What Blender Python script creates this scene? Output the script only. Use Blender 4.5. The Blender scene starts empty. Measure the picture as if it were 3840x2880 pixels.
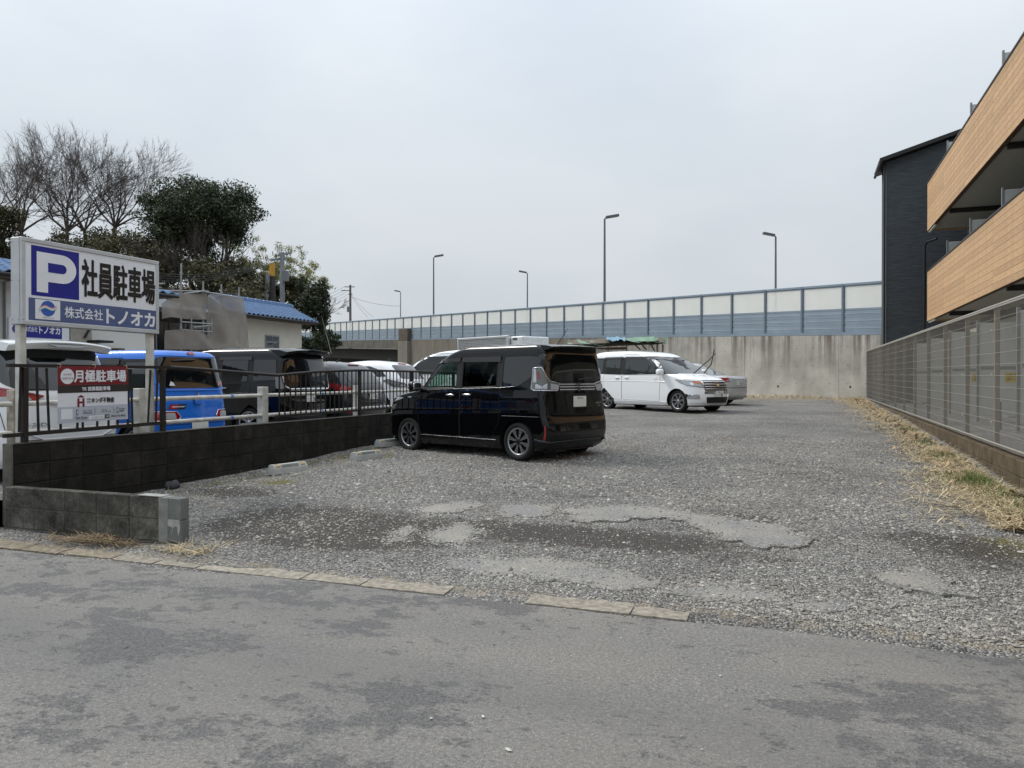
import bpy, bmesh, math, random
import numpy as np
from mathutils import Vector, Matrix
from mathutils.bvhtree import BVHTree
from mathutils.geometry import delaunay_2d_cdt
random.seed(7); rng = np.random.default_rng(7)
sc = bpy.context.scene; COL = sc.collection
R = math.radians
# ------------------------------------------------------------------ camera, sky, sun, exposure
CAMZ, HZ, F = 1.5, 1425.0, 2900.0            # eye height, horizon row and focal length in photo pixels (3840 wide)
cd = bpy.data.cameras.new('camera'); cam = bpy.data.objects.new('camera', cd); COL.objects.link(cam)
cd.sensor_width = 36; cd.lens = 36 * F / 3840; cd.clip_end = 3000; cd.clip_start = .05
cam.location = (0, 0, CAMZ); cam.rotation_euler = (R(90) - math.atan((1440 - HZ) / F), 0, 0)
sc.camera = cam
SUN_EL, SUN_AZ = R(48), math.atan2(.42, -.91)   # direction towards the sun: left, slightly beyond the cars
w = bpy.data.worlds.new('World'); sc.world = w; w.use_nodes = True
nt = w.node_tree; nt.nodes.clear()
def wn(t, **k):
    n = nt.nodes.new(t)
    for a, b in k.items(): setattr(n, a, b)
    return n
out = wn('ShaderNodeOutputWorld'); bg = wn('ShaderNodeBackground'); sky = wn('ShaderNodeTexSky')
sky.sky_type = 'NISHITA'; sky.sun_disc = False; sky.sun_elevation = SUN_EL; sky.sun_rotation = math.atan2(-.91, .42)
sky.dust_density = 3.0; sky.air_density = 1.2
tc = wn('ShaderNodeTexCoord'); mp = wn('ShaderNodeMapping'); mp.inputs['Scale'].default_value = (1.0, 1.0, 2.2)
n1 = wn('ShaderNodeTexNoise'); n1.inputs['Scale'].default_value = 1.5; n1.inputs['Detail'].default_value = 5; n1.inputs['Roughness'].default_value = .48
rp = wn('ShaderNodeValToRGB'); rp.color_ramp.elements[0].position = .34; rp.color_ramp.elements[1].position = .66
rp.color_ramp.elements[0].color = (4.0, 4.55, 5.1, 1); rp.color_ramp.elements[1].color = (5.35, 5.65, 5.95, 1)
mx = wn('ShaderNodeMix', data_type='RGBA'); mx.inputs[0].default_value = .9
nt.links.new(tc.outputs['Generated'], mp.inputs[0]); nt.links.new(mp.outputs[0], n1.inputs['Vector'])
nt.links.new(n1.outputs['Fac'], rp.inputs[0]); nt.links.new(sky.outputs[0], mx.inputs[6]); nt.links.new(rp.outputs[0], mx.inputs[7])
sx = wn('ShaderNodeSeparateXYZ'); nt.links.new(tc.outputs['Generated'], sx.inputs[0])     # an overcast sky is brighter towards the zenith
m1 = wn('ShaderNodeMath', operation='MULTIPLY'); nt.links.new(sx.outputs[2], m1.inputs[0]); nt.links.new(sx.outputs[2], m1.inputs[1])
m2 = wn('ShaderNodeMath', operation='MULTIPLY_ADD'); nt.links.new(m1.outputs[0], m2.inputs[0]); m2.inputs[1].default_value = 1.75; m2.inputs[2].default_value = .94
vm = wn('ShaderNodeVectorMath', operation='SCALE'); nt.links.new(mx.outputs[2], vm.inputs[0]); nt.links.new(m2.outputs[0], vm.inputs['Scale'])
nt.links.new(vm.outputs[0], bg.inputs[0]); bg.inputs[1].default_value = .1; nt.links.new(bg.outputs[0], out.inputs[0])
sl = bpy.data.lights.new('sun', 'SUN'); sun = bpy.data.objects.new('sun', sl); COL.objects.link(sun)
sl.energy = 1.5; sl.angle = R(14); sl.color = (1, .95, .87)
sd = Vector((math.cos(SUN_EL) * math.cos(SUN_AZ), math.cos(SUN_EL) * math.sin(SUN_AZ), math.sin(SUN_EL)))
sun.rotation_euler = sd.to_track_quat('Z', 'Y').to_euler(); sun.location = sd * 60
vs = sc.view_settings; vs.view_transform = 'Standard'; vs.look = 'None'; vs.exposure = .42; vs.gamma = 1; vs.use_curve_mapping = False
sc.render.engine = 'CYCLES'; sc.cycles.max_bounces = 8; sc.cycles.transparent_max_bounces = 24
sc.cycles.use_denoising = True

# ------------------------------------------------------------------ frame of the parking lot
U = Vector((.349, .937, 0)).normalized(); V = Vector((U.y, -U.x, 0)); P0 = Vector((-4.97, 7.7, 0))
AL = math.atan2(V.y, V.x)                    # objects turned by AL have local x = across the lot, local y = along it
def L(u, v, z=0): p = P0 + U * u + V * v; return Vector((p.x, p.y, z))
GU = np.array([-60, -.62, -.3, 0, 1.5, 5.6, 8, 16.6, 30, 44, 200]); GZ = np.array([0, 0, .03, .05, .17, .26, .34, .58, .80, .9, .9])
def gz(u): return float(np.interp(u, GU, GZ))
def lot(p): d = Vector((p[0], p[1], 0)) - P0; return d.dot(U), d.dot(V)
def at(x, y, Y): return Vector(((x - 1920) / F * Y, Y, CAMZ + (HZ - y) / F * Y))      # photo pixel at distance Y
def on_ground(xd, yd):                       # place on the lot's ground under a point of the 2212-wide view
    x, y = xd * 3840 / 2212, yd * 3840 / 2212; z = 0.1
    for _ in range(12):
        Y = (CAMZ - z) * F / (y - HZ); u, v = lot(((x - 1920) / F * Y, Y)); z = gz(u)
    return u, v

# ------------------------------------------------------------------ materials
MATS = {}
def lin(c): return tuple(((x / 255) / 12.92 if x <= 10 else (((x / 255) + .055) / 1.055) ** 2.4) for x in c) + (1,)
class NT:
    def __init__(s, name):
        s.m = bpy.data.materials.new(name); s.m.use_nodes = True; s.t = s.m.node_tree; s.t.nodes.clear()
        s.out = s.n('ShaderNodeOutputMaterial'); s.p = s.n('ShaderNodeBsdfPrincipled'); s.l(s.p.outputs[0], s.out.inputs[0]); MATS[name] = s.m
    def n(s, t, **k):
        n = s.t.nodes.new(t)
        for a, b in k.items(): setattr(n, a, b)
        return n
    def l(s, a, b): s.t.links.new(a, b)
    def coord(s, scale=(1, 1, 1), kind='Object', rot=(0, 0, 0)):
        c = s.n('ShaderNodeTexCoord'); m = s.n('ShaderNodeMapping'); m.inputs['Scale'].default_value = scale; m.inputs['Rotation'].default_value = rot
        s.l(c.outputs[kind], m.inputs[0]); return m.outputs[0]
    def noise(s, vec, scale, detail=4, rough=.55, out='Fac', dist=0):
        n = s.n('ShaderNodeTexNoise'); n.inputs['Scale'].default_value = scale; n.inputs['Detail'].default_value = detail; n.inputs['Roughness'].default_value = rough
        n.inputs['Distortion'].default_value = dist
        s.l(vec, n.inputs['Vector']); return n.outputs[out]
    def vor(s, vec, scale, feature='F1', out='Color'):
        n = s.n('ShaderNodeTexVoronoi'); n.feature = feature; n.inputs['Scale'].default_value = scale; s.l(vec, n.inputs['Vector']); return n.outputs[out]
    def ramp(s, f, stops):
        r = s.n('ShaderNodeValToRGB'); e = r.color_ramp.elements
        while len(e) < len(stops): e.new(.5)
        for k, (p, c) in enumerate(stops):
            e[k].position = p; e[k].color = c if isinstance(c, tuple) else (c, c, c, 1)
        s.l(f, r.inputs[0]); return r.outputs[0]
    def mix(s, f, a, b, blend='MIX'):
        m = s.n('ShaderNodeMix', data_type='RGBA', blend_type=blend)
        for i, x in ((0, f), (6, a), (7, b)):
            if isinstance(x, (int, float)): m.inputs[i].default_value = x if i == 0 else (x, x, x, 1)
            elif isinstance(x, tuple): m.inputs[i].default_value = x if len(x) == 4 else x + (1,)
            else: s.l(x, m.inputs[i])
        return m.outputs[2]
    def math(s, op, a, b=0):
        m = s.n('ShaderNodeMath', operation=op)
        for i, x in ((0, a), (1, b)):
            if isinstance(x, (int, float)): m.inputs[i].default_value = x
            else: s.l(x, m.inputs[i])
        return m.outputs[0]
    def bump(s, h, strength=.3, dist=.01):
        b = s.n('ShaderNodeBump'); b.inputs['Strength'].default_value = strength; b.inputs['Distance'].default_value = dist; s.l(h, b.inputs['Height']); s.l(b.outputs[0], s.p.inputs['Normal'])
    def attr(s, name, out='Fac'):
        a = s.n('ShaderNodeAttribute'); a.attribute_name = name; return a.outputs[out]
    def col(s, c): s.l(c, s.p.inputs['Base Color'])
    def set(s, **k):
        for a, b in k.items(): s.p.inputs[a.replace('_', ' ')].default_value = b
def mat(name, c, rough=.6, metal=0., var=.12, scale=6., bump=0., bscale=80., c2=None, rand=0., island=0., spec=.5, coat=0., stretch=(1, 1, 1)):
    """plain procedural material: base colour (sRGB 0-255) with mottling, optional variation from object to object or piece to piece"""
    if name in MATS: return MATS[name]
    s = NT(name); a = lin(c); b = lin(c2) if c2 else tuple(min(1, x * (1 + var * 1.5)) for x in a[:3]) + (1,)
    lo = tuple(x * (1 - var) for x in a[:3]) + (1,)
    vec = s.coord(stretch); col = s.ramp(s.noise(vec, scale, 5, .6), [(.3, lo), (.5, a), (.72, b)])
    if rand or island:
        if rand: f = s.n('ShaderNodeObjectInfo').outputs['Random']
        else: f = s.n('ShaderNodeNewGeometry').outputs['Random Per Island']; rand = island
        g = s.ramp(f, [(0, (1 - rand,) * 3 + (1,)), (1, (1 + rand,) * 3 + (1,))]); col = s.mix(1., col, g, 'MULTIPLY')
    s.col(col); s.set(Roughness=rough, Metallic=metal, Coat_Weight=coat); s.p.inputs['Specular IOR Level'].default_value = spec
    if coat: s.p.inputs['Coat Roughness'].default_value = .03
    if bump: s.bump(s.noise(vec, bscale, 3), bump, .006)
    return s.m
def emptyset(o, label=None, cat=None, group=None, kind=None):
    for k, x in (('label', label), ('category', cat), ('group', group), ('kind', kind)):
        if x: o[k] = x
    return o

# ------------------------------------------------------------------ mesh helpers
def link(name, me, m=None, parent=None, loc=None, rz=None, kind=None):
    o = bpy.data.objects.new(name, me); COL.objects.link(o)
    if m is not None and not me.materials: me.materials.append(m)
    if parent: o.parent = parent
    if loc is not None: o.location = loc
    if rz is not None: o.rotation_euler = (0, 0, rz)
    if kind: o['kind'] = kind
    return o
def thing(name, label, cat, loc=(0, 0, 0), rz=0, group=None):
    o = bpy.data.objects.new(name, None); COL.objects.link(o); o.location = loc; o.rotation_euler = (0, 0, rz); o.empty_display_size = .2
    return emptyset(o, label, cat, group)
class MB:
    def __init__(s): s.v = []; s.f = []; s.m = []; s.sm = []
    def add(s, vs, fs, mi=0, smooth=False):
        b = len(s.v); s.v += [tuple(x) for x in vs]; s.f += [tuple(b + i for i in f) for f in fs]; s.m += [mi] * len(fs); s.sm += [smooth] * len(fs); return s
    def box(s, x0, x1, y0, y1, z0, z1, mi=0):
        return s.add([(x0, y0, z0), (x1, y0, z0), (x1, y1, z0), (x0, y1, z0), (x0, y0, z1), (x1, y0, z1), (x1, y1, z1), (x0, y1, z1)],
                     [(0, 3, 2, 1), (4, 5, 6, 7), (0, 1, 5, 4), (1, 2, 6, 5), (2, 3, 7, 6), (3, 0, 4, 7)], mi)
    def bbox(s, x0, x1, y0, y1, z0, z1, b=.006, mi=0):      # box with chamfered edges
        X, Y, Z = (x0, x1), (y0, y1), (z0, z1); vs = []; idx = {}
        for i in (0, 1):
            for j in (0, 1):
                for k in (0, 1):
                    sx, sy, sz = (1 - 2 * i), (1 - 2 * j), (1 - 2 * k); p = (X[i], Y[j], Z[k])
                    for a, d in enumerate(((0, sy * b, sz * b), (sx * b, 0, sz * b), (sx * b, sy * b, 0))):
                        idx[i, j, k, a] = len(vs); vs.append((p[0] + d[0], p[1] + d[1], p[2] + d[2]))
        fs = []
        for i in (0, 1): fs += [tuple(idx[i, j, k, 0] for j, k in ((0, 0), (1, 0), (1, 1), (0, 1))), tuple(idx[j, i, k, 1] for j, k in ((0, 0), (1, 0), (1, 1), (0, 1))), tuple(idx[j, k, i, 2] for j, k in ((0, 0), (1, 0), (1, 1), (0, 1)))]
        for i in (0, 1):
            for j in (0, 1):
                fs += [(idx[0, i, j, 1], idx[1, i, j, 1], idx[1, i, j, 2], idx[0, i, j, 2]), (idx[i, 0, j, 0], idx[i, 1, j, 0], idx[i, 1, j, 2], idx[i, 0, j, 2]), (idx[i, j, 0, 0], idx[i, j, 1, 0], idx[i, j, 1, 1], idx[i, j, 0, 1])]
        for i in (0, 1):
            for j in (0, 1):
                for k in (0, 1): fs.append((idx[i, j, k, 0], idx[i, j, k, 1], idx[i, j, k, 2]))
        return s.add(vs, fs, mi)
    def bar(s, p, q, w, h, mi=0, up=(0, 0, 1)):
        p, q = Vector(p), Vector(q); d = (q - p).normalized(); up = Vector(up); sd = d.cross(up)
        if sd.length < 1e-4: sd = d.cross(Vector((1, 0, 0)))
        sd.normalize(); t = sd.cross(d); a, b = sd * w / 2, t * h / 2
        return s.add([p - a - b, p + a - b, p + a + b, p - a + b, q - a - b, q + a - b, q + a + b, q - a + b], [(3, 2, 1, 0), (4, 5, 6, 7), (0, 1, 5, 4), (1, 2, 6, 5), (2, 3, 7, 6), (3, 0, 4, 7)], mi)
    def tube(s, pts, r, n=8, mi=0, cap=True, smooth=True):
        pts = [Vector(p) for p in pts]; rs = r if isinstance(r, (list, tuple)) else [r] * len(pts); vs = []; fs = []; k = len(pts); a = None
        for i, p in enumerate(pts):
            d = (pts[min(i + 1, k - 1)] - pts[max(i - 1, 0)]).normalized()
            if a is None: a = d.cross(Vector((0, 0, 1)) if abs(d.z) < .9 else Vector((1, 0, 0))).normalized()
            else: a = (a - d * a.dot(d)).normalized()
            b = d.cross(a)
            for j in range(n): t = 2 * math.pi * j / n; vs.append(p + a * (math.cos(t) * rs[i]) + b * (math.sin(t) * rs[i]))
        for i in range(k - 1):
            for j in range(n): fs.append((i * n + j, i * n + (j + 1) % n, (i + 1) * n + (j + 1) % n, (i + 1) * n + j))
        s.add(vs, fs, mi, smooth)
        if cap: s.add(vs[:n], [tuple(range(n))[::-1]], mi); s.add(vs[-n:], [tuple(range(n))], mi)
        return s
    def prism(s, poly, to3, d0, d1, mi=0):                  # polygon (2d) swept from depth d0 to d1; to3(a, b, d)
        n = len(poly); vs = [to3(a, b, d0) for a, b in poly] + [to3(a, b, d1) for a, b in poly]
        return s.add(vs, [tuple(range(n))[::-1], tuple(range(n, 2 * n))] + [(i, (i + 1) % n, n + (i + 1) % n, n + i) for i in range(n)], mi)
    def mesh(s, name, mats):
        me = bpy.data.meshes.new(name); me.from_pydata(s.v, [], s.f)
        for m in (mats if isinstance(mats, (list, tuple)) else [mats]): me.materials.append(m)
        me.polygons.foreach_set('material_index', s.m); me.polygons.foreach_set('use_smooth', s.sm)
        bm = bmesh.new(); bm.from_mesh(me); bmesh.ops.recalc_face_normals(bm, faces=bm.faces); bm.to_mesh(me); bm.free()
        return me
    def build(s, name, mats, parent=None, loc=None, rz=None, kind=None): return link(name, s.mesh(name, mats), None, parent, loc, rz, kind)
def mesh_np(name, vs, fs, m, smooth=False):
    vs = np.asarray(vs, dtype=np.float32).reshape(-1, 3); fs = np.asarray(fs, dtype=np.int32); k = fs.shape[1]
    me = bpy.data.meshes.new(name); me.vertices.add(len(vs)); me.vertices.foreach_set('co', vs.ravel())
    me.loops.add(fs.size); me.loops.foreach_set('vertex_index', fs.ravel()); me.polygons.add(len(fs))
    me.polygons.foreach_set('loop_start', np.arange(0, fs.size, k, dtype=np.int32)); me.polygons.foreach_set('use_smooth', np.full(len(fs), smooth))
    me.update(calc_edges=True); me.materials.append(m); return me
def vnoise(x, y, seed=0):
    xi = np.floor(x).astype(np.int64); yi = np.floor(y).astype(np.int64); fx, fy = x - xi, y - yi; fx = fx * fx * (3 - 2 * fx); fy = fy * fy * (3 - 2 * fy)
    def h(a, b):
        n = (a * 374761393 + b * 668265263 + seed * 1442695041) & 0x7fffffff; n = ((n ^ (n >> 13)) * 1274126177) & 0x7fffffff; return ((n ^ (n >> 16)) & 0xffff) / 65535.
    return (h(xi, yi) * (1 - fx) + h(xi + 1, yi) * fx) * (1 - fy) + (h(xi, yi + 1) * (1 - fx) + h(xi + 1, yi + 1) * fx) * fy
def fbm(x, y, o=4, seed=0):
    a, t, n = .5, 0, 0
    for k in range(o): t = t + a * vnoise(x * 2 ** k, y * 2 ** k, seed + k); n += a; a *= .5
    return t / n
def inpoly(px, py, poly):
    r = np.zeros(px.shape, bool); n = len(poly)
    for i in range(n):
        (x0, y0), (x1, y1) = poly[i], poly[(i + 1) % n]
        if y0 == y1: continue
        r ^= ((y0 > py) != (y1 > py)) & (px < (x1 - x0) * (py - y0) / (y1 - y0) + x0)
    return r
_txt = {}
def text(name, s, rect, to3, m, parent, bold=0., depth=.0, heavy=0.):
    """lettering fitted into rect (a0, b0, a1, b1) of the plane to3(a, b, depth)"""
    key = (s, bold)
    if key not in _txt:
        cu = bpy.data.curves.new('t', 'FONT'); cu.body = s; cu.size = 1; cu.offset = bold; cu.resolution_u = 3; cu.fill_mode = 'FRONT'
        o = bpy.data.objects.new('t', cu); COL.objects.link(o); dg = bpy.context.evaluated_depsgraph_get(); me = bpy.data.meshes.new_from_object(o.evaluated_get(dg))
        _txt[key] = ([tuple(x.co) for x in me.vertices], [tuple(p.vertices) for p in me.polygons]); bpy.data.objects.remove(o); bpy.data.meshes.remove(me)
    vs, fs = _txt[key]; a = [x[0] for x in vs]; b = [x[1] for x in vs]; a0, a1, b0, b1 = min(a), max(a), min(b), max(b)
    me = bpy.data.meshes.new(name)
    sh = [(0, 0)] if not heavy else [(math.cos(k * .785) * heavy, math.sin(k * .785) * heavy) for k in range(8)]; V_, F_ = [], []      # heavy: strokes thickened by layered copies
    for k, (sx_, sy_) in enumerate(sh):
        F_ += [tuple(i + len(V_) for i in f) for f in fs]
        V_ += [to3(rect[0] + sx_ + (x[0] - a0) / (a1 - a0) * (rect[2] - rect[0]), rect[1] + sy_ + (x[1] - b0) / (b1 - b0) * (rect[3] - rect[1]), depth + k * .0004) for x in vs]
    me.from_pydata(V_, [], F_)
    me.materials.append(m); return link(name, me, None, parent)
def circle(cx, cy, rx, ry=None, n=28): return [(cx + rx * math.cos(2 * math.pi * i / n), cy + (ry or rx) * math.sin(2 * math.pi * i / n)) for i in range(n)]
def flat(name, poly, to3, m, parent, d): return MB().add([to3(a, b, d) for a, b in poly], [tuple(range(len(poly)))]).build(name, m, parent)

# ------------------------------------------------------------------ surface materials
def m_road():
    s = NT('road_asphalt'); v = s.coord()
    fine = s.math('ADD', s.math('MULTIPLY', s.noise(v, 52, 5, .85), .62), s.math('MULTIPLY', s.noise(v, 170, 2, .6), .38)); mid = s.noise(v, 9, 6, .7)
    base = s.ramp(fine, [(.34, lin((62, 61, 60))), (.44, lin((105, 104, 101))), (.54, lin((129, 127, 124))), (.66, lin((180, 177, 172)))])
    base = s.mix(s.ramp(s.noise(v, 1.1, 5, .6), [(.35, 0.), (.75, .45)]), base, lin((140, 135, 128)))
    base = s.mix(s.ramp(s.noise(s.coord((.25, 1, 1)), .8, 4, .55), [(.35, .55), (.6, 0.)]), base, lin((98, 98, 98)))       # wheel tracks along the road
    region = s.ramp(s.noise(v, .33, 2, .5), [(.42, 0.), (.62, 1.)])
    worn = s.math('ADD', s.math('ADD', s.math('MULTIPLY', s.noise(s.coord((1, 1.7, 1)), 1.0, 9, .72), .7), s.math('MULTIPLY', mid, .3)), s.math('MULTIPLY', region, .06))
    wm = s.ramp(worn, [(.56, 0.), (.585, .8)])
    fl = s.ramp(s.math('ADD', s.noise(s.coord((1, 1.8, 1)), 7, 9, .72), s.math('MULTIPLY', region, .03)), [(.615, 0.), (.65, .8)]); wm = s.math('MAXIMUM', wm, fl)
    dark = s.ramp(fine, [(.36, lin((50, 50, 51))), (.64, lin((122, 121, 121)))])
    c = s.mix(wm, base, dark)
    c = s.mix(s.ramp(s.vor(v, 38, 'F1', 'Distance'), [(.07, .55), (.2, 0.)]), c, lin((72, 72, 72)))
    s.col(c); s.set(Roughness=.9); s.p.inputs['Specular IOR Level'].default_value = .2
    s.bump(s.math('SUBTRACT', s.math('ADD', fine, s.math('MULTIPLY', mid, .6)), s.math('MULTIPLY', wm, .3)), .9, .008); return s.m
def m_gravel(name='gravel_ground', light=1.):
    s = NT(name); v = s.coord()
    cell = s.vor(v, 62, 'F1', 'Color'); d = s.vor(v, 62, 'F1', 'Distance')
    sep = s.n('ShaderNodeSeparateColor'); s.l(cell, sep.inputs[0])
    k = light; c = s.ramp(sep.outputs[0], [(0, (.10 * k, .10 * k, .103 * k, 1)), (.45, (.21 * k, .21 * k, .21 * k, 1)), (.8, (.32 * k, .318 * k, .31 * k, 1)), (1, (.52 * k, .51 * k, .50 * k, 1))])
    c = s.mix(s.ramp(s.noise(v, 160, 3, .7), [(.33, .4), (.55, 0.)]), c, lin((84, 83, 82)))
    c = s.mix(1., c, s.ramp(s.noise(v, .7, 4, .6), [(.3, (.66, .645, .62, 1)), (.7, (1.12, 1.09, 1.04, 1))]), 'MULTIPLY')
    brk = s.noise(v, 7, 6, .7)
    for a, cc in (('tan', lin((156, 144, 124))), ('moss', lin((112, 106, 56))), ('dirt', lin((76, 72, 68)))):
        m = s.math('ADD', s.attr(a), s.math('MULTIPLY', s.math('SUBTRACT', brk, .5), 1.1)); c = s.mix(s.ramp(m, [(.42, 0.), (.68, .88)]), c, cc)
    s.col(c); s.set(Roughness=.92); s.p.inputs['Specular IOR Level'].default_value = .2
    s.bump(s.math('ADD', s.math('MULTIPLY', d, -1.2), s.math('MULTIPLY', s.noise(v, 25, 4), .5)), .9, .02); return s.m
def m_block(name, dark, light, streak=.6):
    """weathered concrete blocks: black algae, lime runs"""
    s = NT(name); v = s.coord(); r = s.n('ShaderNodeObjectInfo').outputs['Random']
    w_ = s.n('ShaderNodeTexCoord'); mp_ = s.n('ShaderNodeMapping'); mp_.inputs['Scale'].default_value = (1, 1, 1)
    geo = s.n('ShaderNodeNewGeometry').outputs['Position']
    a = s.noise(geo, 4.2, 7, .7); b = s.noise(geo, 38, 4, .6)
    c = s.ramp(s.math('ADD', s.math('MULTIPLY', a, .75), s.math('MULTIPLY', b, .25)), [(.36, lin(dark)), (.52, lin(tuple((x + y) // 2 for x, y in zip(dark, light)))), (.68, lin(light))])
    c = s.mix(s.ramp(r, [(0, 0.), (1, streak)]), c, lin(dark))
    c = s.mix(s.ramp(s.noise(geo, 11, 5, .7), [(.70, 0.), (.78, .35)]), c, lin((150, 148, 140)))
    s.col(c); s.set(Roughness=.95); s.p.inputs['Specular IOR Level'].default_value = .2; s.bump(s.math('ADD', b, s.math('MULTIPLY', s.noise(geo, 120, 3), .6)), .5, .006); return s.m
def m_concrete():
    s = NT('stained_concrete'); g = s.n('ShaderNodeNewGeometry').outputs['Position']; v = s.coord()
    c = s.ramp(s.noise(v, .7, 6, .6), [(.3, lin((150, 147, 140))), (.5, lin((178, 175, 167))), (.7, lin((203, 199, 189)))])
    c = s.mix(s.ramp(s.noise(v, 18, 5, .65), [(.35, .28), (.6, 0.)]), c, lin((146, 142, 133)))
    run = s.noise(s.coord((1.9, 1, .10)), 1.7, 6, .68); h = s.attr('top')          # dirt washed down from the coping
    mk = s.math('MULTIPLY', s.ramp(run, [(.46, 0.), (.62, 1.)]), s.ramp(h, [(.05, 0.), (.5, .45), (1, 1.)]))
    mk2 = s.ramp(s.math('ADD', h, s.math('MULTIPLY', s.noise(s.coord((3, 1, .4)), 2, 5, .7), .35)), [(1.0, 0.), (1.2, .85)])
    c = s.mix(s.math('MULTIPLY', mk, .92), c, lin((104, 97, 88))); c = s.mix(mk2, c, lin((88, 83, 76)))
    sp_ = s.n('ShaderNodeSeparateXYZ'); s.l(s.coord(), sp_.inputs[0]); old = s.ramp(s.math('ADD', s.math('MULTIPLY', sp_.outputs[0], .04), s.math('MULTIPLY', s.noise(s.coord((.6, 1, .25)), 1.2, 5, .65), .5)), [(.62, 0.), (.95, .75)]); c = s.mix(old, c, lin((104, 97, 86)))      # older, blacker wall towards the abutment
    s.col(c); s.set(Roughness=.93); s.p.inputs['Specular IOR Level'].default_value = .2; s.bump(s.noise(v, 40, 4), .25, .006); return s.m
def m_wood():
    s = NT('wood_siding'); g = s.n('ShaderNodeNewGeometry').outputs['Position']; r = s.n('ShaderNodeObjectInfo').outputs['Random']
    c = s.ramp(s.noise(s.coord((1, 1.6, 26)), 2.4, 6, .65, dist=.4), [(.28, lin((176, 136, 96))), (.5, lin((195, 160, 121))), (.74, lin((211, 179, 142)))])
    c = s.mix(1., c, s.ramp(r, [(0, .87), (1, 1.08)]), 'MULTIPLY'); s.col(c); s.set(Roughness=.6); s.p.inputs['Specular IOR Level'].default_value = .3
    s.bump(s.noise(s.coord((1, 2, 60)), 3, 4), .2, .003); return s.m
def m_darkside():
    s = NT('charcoal_siding'); v = s.coord((1, 1, 1))
    lines = s.noise(s.coord((1.6, 1.6, 30)), 1.6, 5, .7)
    c = s.ramp(lines, [(.3, lin((50, 54, 57))), (.5, lin((68, 73, 77))), (.72, lin((90, 95, 99)))])
    s.col(c); s.set(Roughness=.75); s.bump(lines, .8, .02); return s.m
def glass(name, c, rough=.02, ior=1.5, spec=.6, tint=None):
    s = NT(name); s.p.inputs['Base Color'].default_value = lin(c); s.set(Roughness=rough, Coat_Weight=.6); s.p.inputs['Specular IOR Level'].default_value = spec; s.p.inputs['Coat Roughness'].default_value = .01
    return s.m
def clear_glass(name, tint, fac=.82):
    s = NT(name); tr = s.n('ShaderNodeBsdfTransparent'); tr.inputs[0].default_value = tint + (1,); gl = s.n('ShaderNodeBsdfGlossy'); gl.inputs[1].default_value = .01
    lw_ = s.n('ShaderNodeLayerWeight'); fr = s.n('ShaderNodeMath', operation='POWER'); s.l(lw_.outputs['Facing'], fr.inputs[0]); fr.inputs[1].default_value = 3.5; mx = s.n('ShaderNodeMixShader'); s.l(fr.outputs[0], mx.inputs[0]); s.l(tr.outputs[0], mx.inputs[1]); s.l(gl.outputs[0], mx.inputs[2]); s.l(mx.outputs[0], s.out.inputs[0]); return s.m
ROAD = m_road(); GRAVEL = m_gravel(); YARD = m_gravel('yard_gravel', 1.15)
BLOCK = m_block('black_wall_block', (26, 25, 23), (66, 63, 57), .6); SBLOCK = m_block('short_wall_block', (44, 43, 39), (128, 126, 118), .5); KBLOCK = m_block('kerb_block', (74, 64, 50), (128, 116, 96), .5)
CONC = m_concrete(); WOOD = m_wood(); CHAR = m_darkside()
MORTAR = mat('mortar', (92, 90, 85), .95, bump=.4); LIME = mat('cement_smear', (160, 160, 155), .95, var=.25, scale=14, bump=.4)
WHITE = mat('white_paint', (206, 206, 202), .5, var=.06); SIGNW = mat('sign_white', (230, 233, 239), .4, var=.04, scale=2); BLUE = mat('sign_blue', (28, 38, 138), .35, var=.12, scale=3)
FBLUE = mat('faded_blue', (82, 96, 138), .4, var=.1, scale=3); BLACKP = mat('sign_black', (22, 24, 28), .4, var=.2); FRAME = mat('sign_frame', (186, 188, 190), .45, var=.1, scale=3)
RAIL = mat('dark_railing', (40, 35, 33), .55, metal=.3, var=.2, scale=12); PIPEW = mat('worn_white_pipe', (196, 194, 186), .6, var=.22, scale=7); TAPE = mat('blue_tape', (88, 122, 196), .6)
OLDWOOD = mat('weathered_post', (150, 142, 130), .9, var=.4, scale=9, bump=.6, bscale=30)
STEEL = mat('barrier_steel', (132, 147, 160), .5, metal=.1, var=.08, scale=1.2, rand=.04); STEELD = mat('barrier_post', (106, 119, 131), .5, metal=.15, var=.1)
DARK = mat('dark_metal', (30, 30, 32), .5, metal=.2); GALV = mat('galvanised', (150, 152, 152), .45, metal=.7, var=.1)
FENCEM = mat('fence_wire', (154, 151, 144), .6, metal=.0, var=.05); FENCEP = mat('fence_post', (136, 130, 118), .6, var=.06)
def m_translucent():
    s = NT('milky_panel'); s.p.inputs['Base Color'].default_value = lin((248, 247, 242)); s.set(Roughness=.3)
    t = s.n('ShaderNodeBsdfTranslucent'); s.l(s.ramp(s.noise(s.coord((1, 1, .3)), 1.2, 5, .6), [(.3, lin((240, 239, 232))), (.7, lin((253, 252, 248)))]), t.inputs[0])
    m = s.n('ShaderNodeMixShader'); m.inputs[0].default_value = .55; s.l(s.p.outputs[0], m.inputs[1]); s.l(t.outputs[0], m.inputs[2])
    tr = s.n('ShaderNodeBsdfTransparent'); tr.inputs[0].default_value = (1, .995, .97, 1); m2_ = s.n('ShaderNodeMixShader'); m2_.inputs[0].default_value = .38; s.l(m.outputs[0], m2_.inputs[1]); s.l(tr.outputs[0], m2_.inputs[2]); s.l(m2_.outputs[0], s.out.inputs[0]); return s.m
MILKY = m_translucent()

# ------------------------------------------------------------------ ground
g = MB(); g.add([(-900, -300, -.1), (900, -300, -.1), (900, 1500, -.1), (-900, 1500, -.1)], [(0, 1, 2, 3)])
g.build('ground', mat('far_earth', (104, 102, 88), .95, var=.3, scale=.3), kind='structure')
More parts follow.
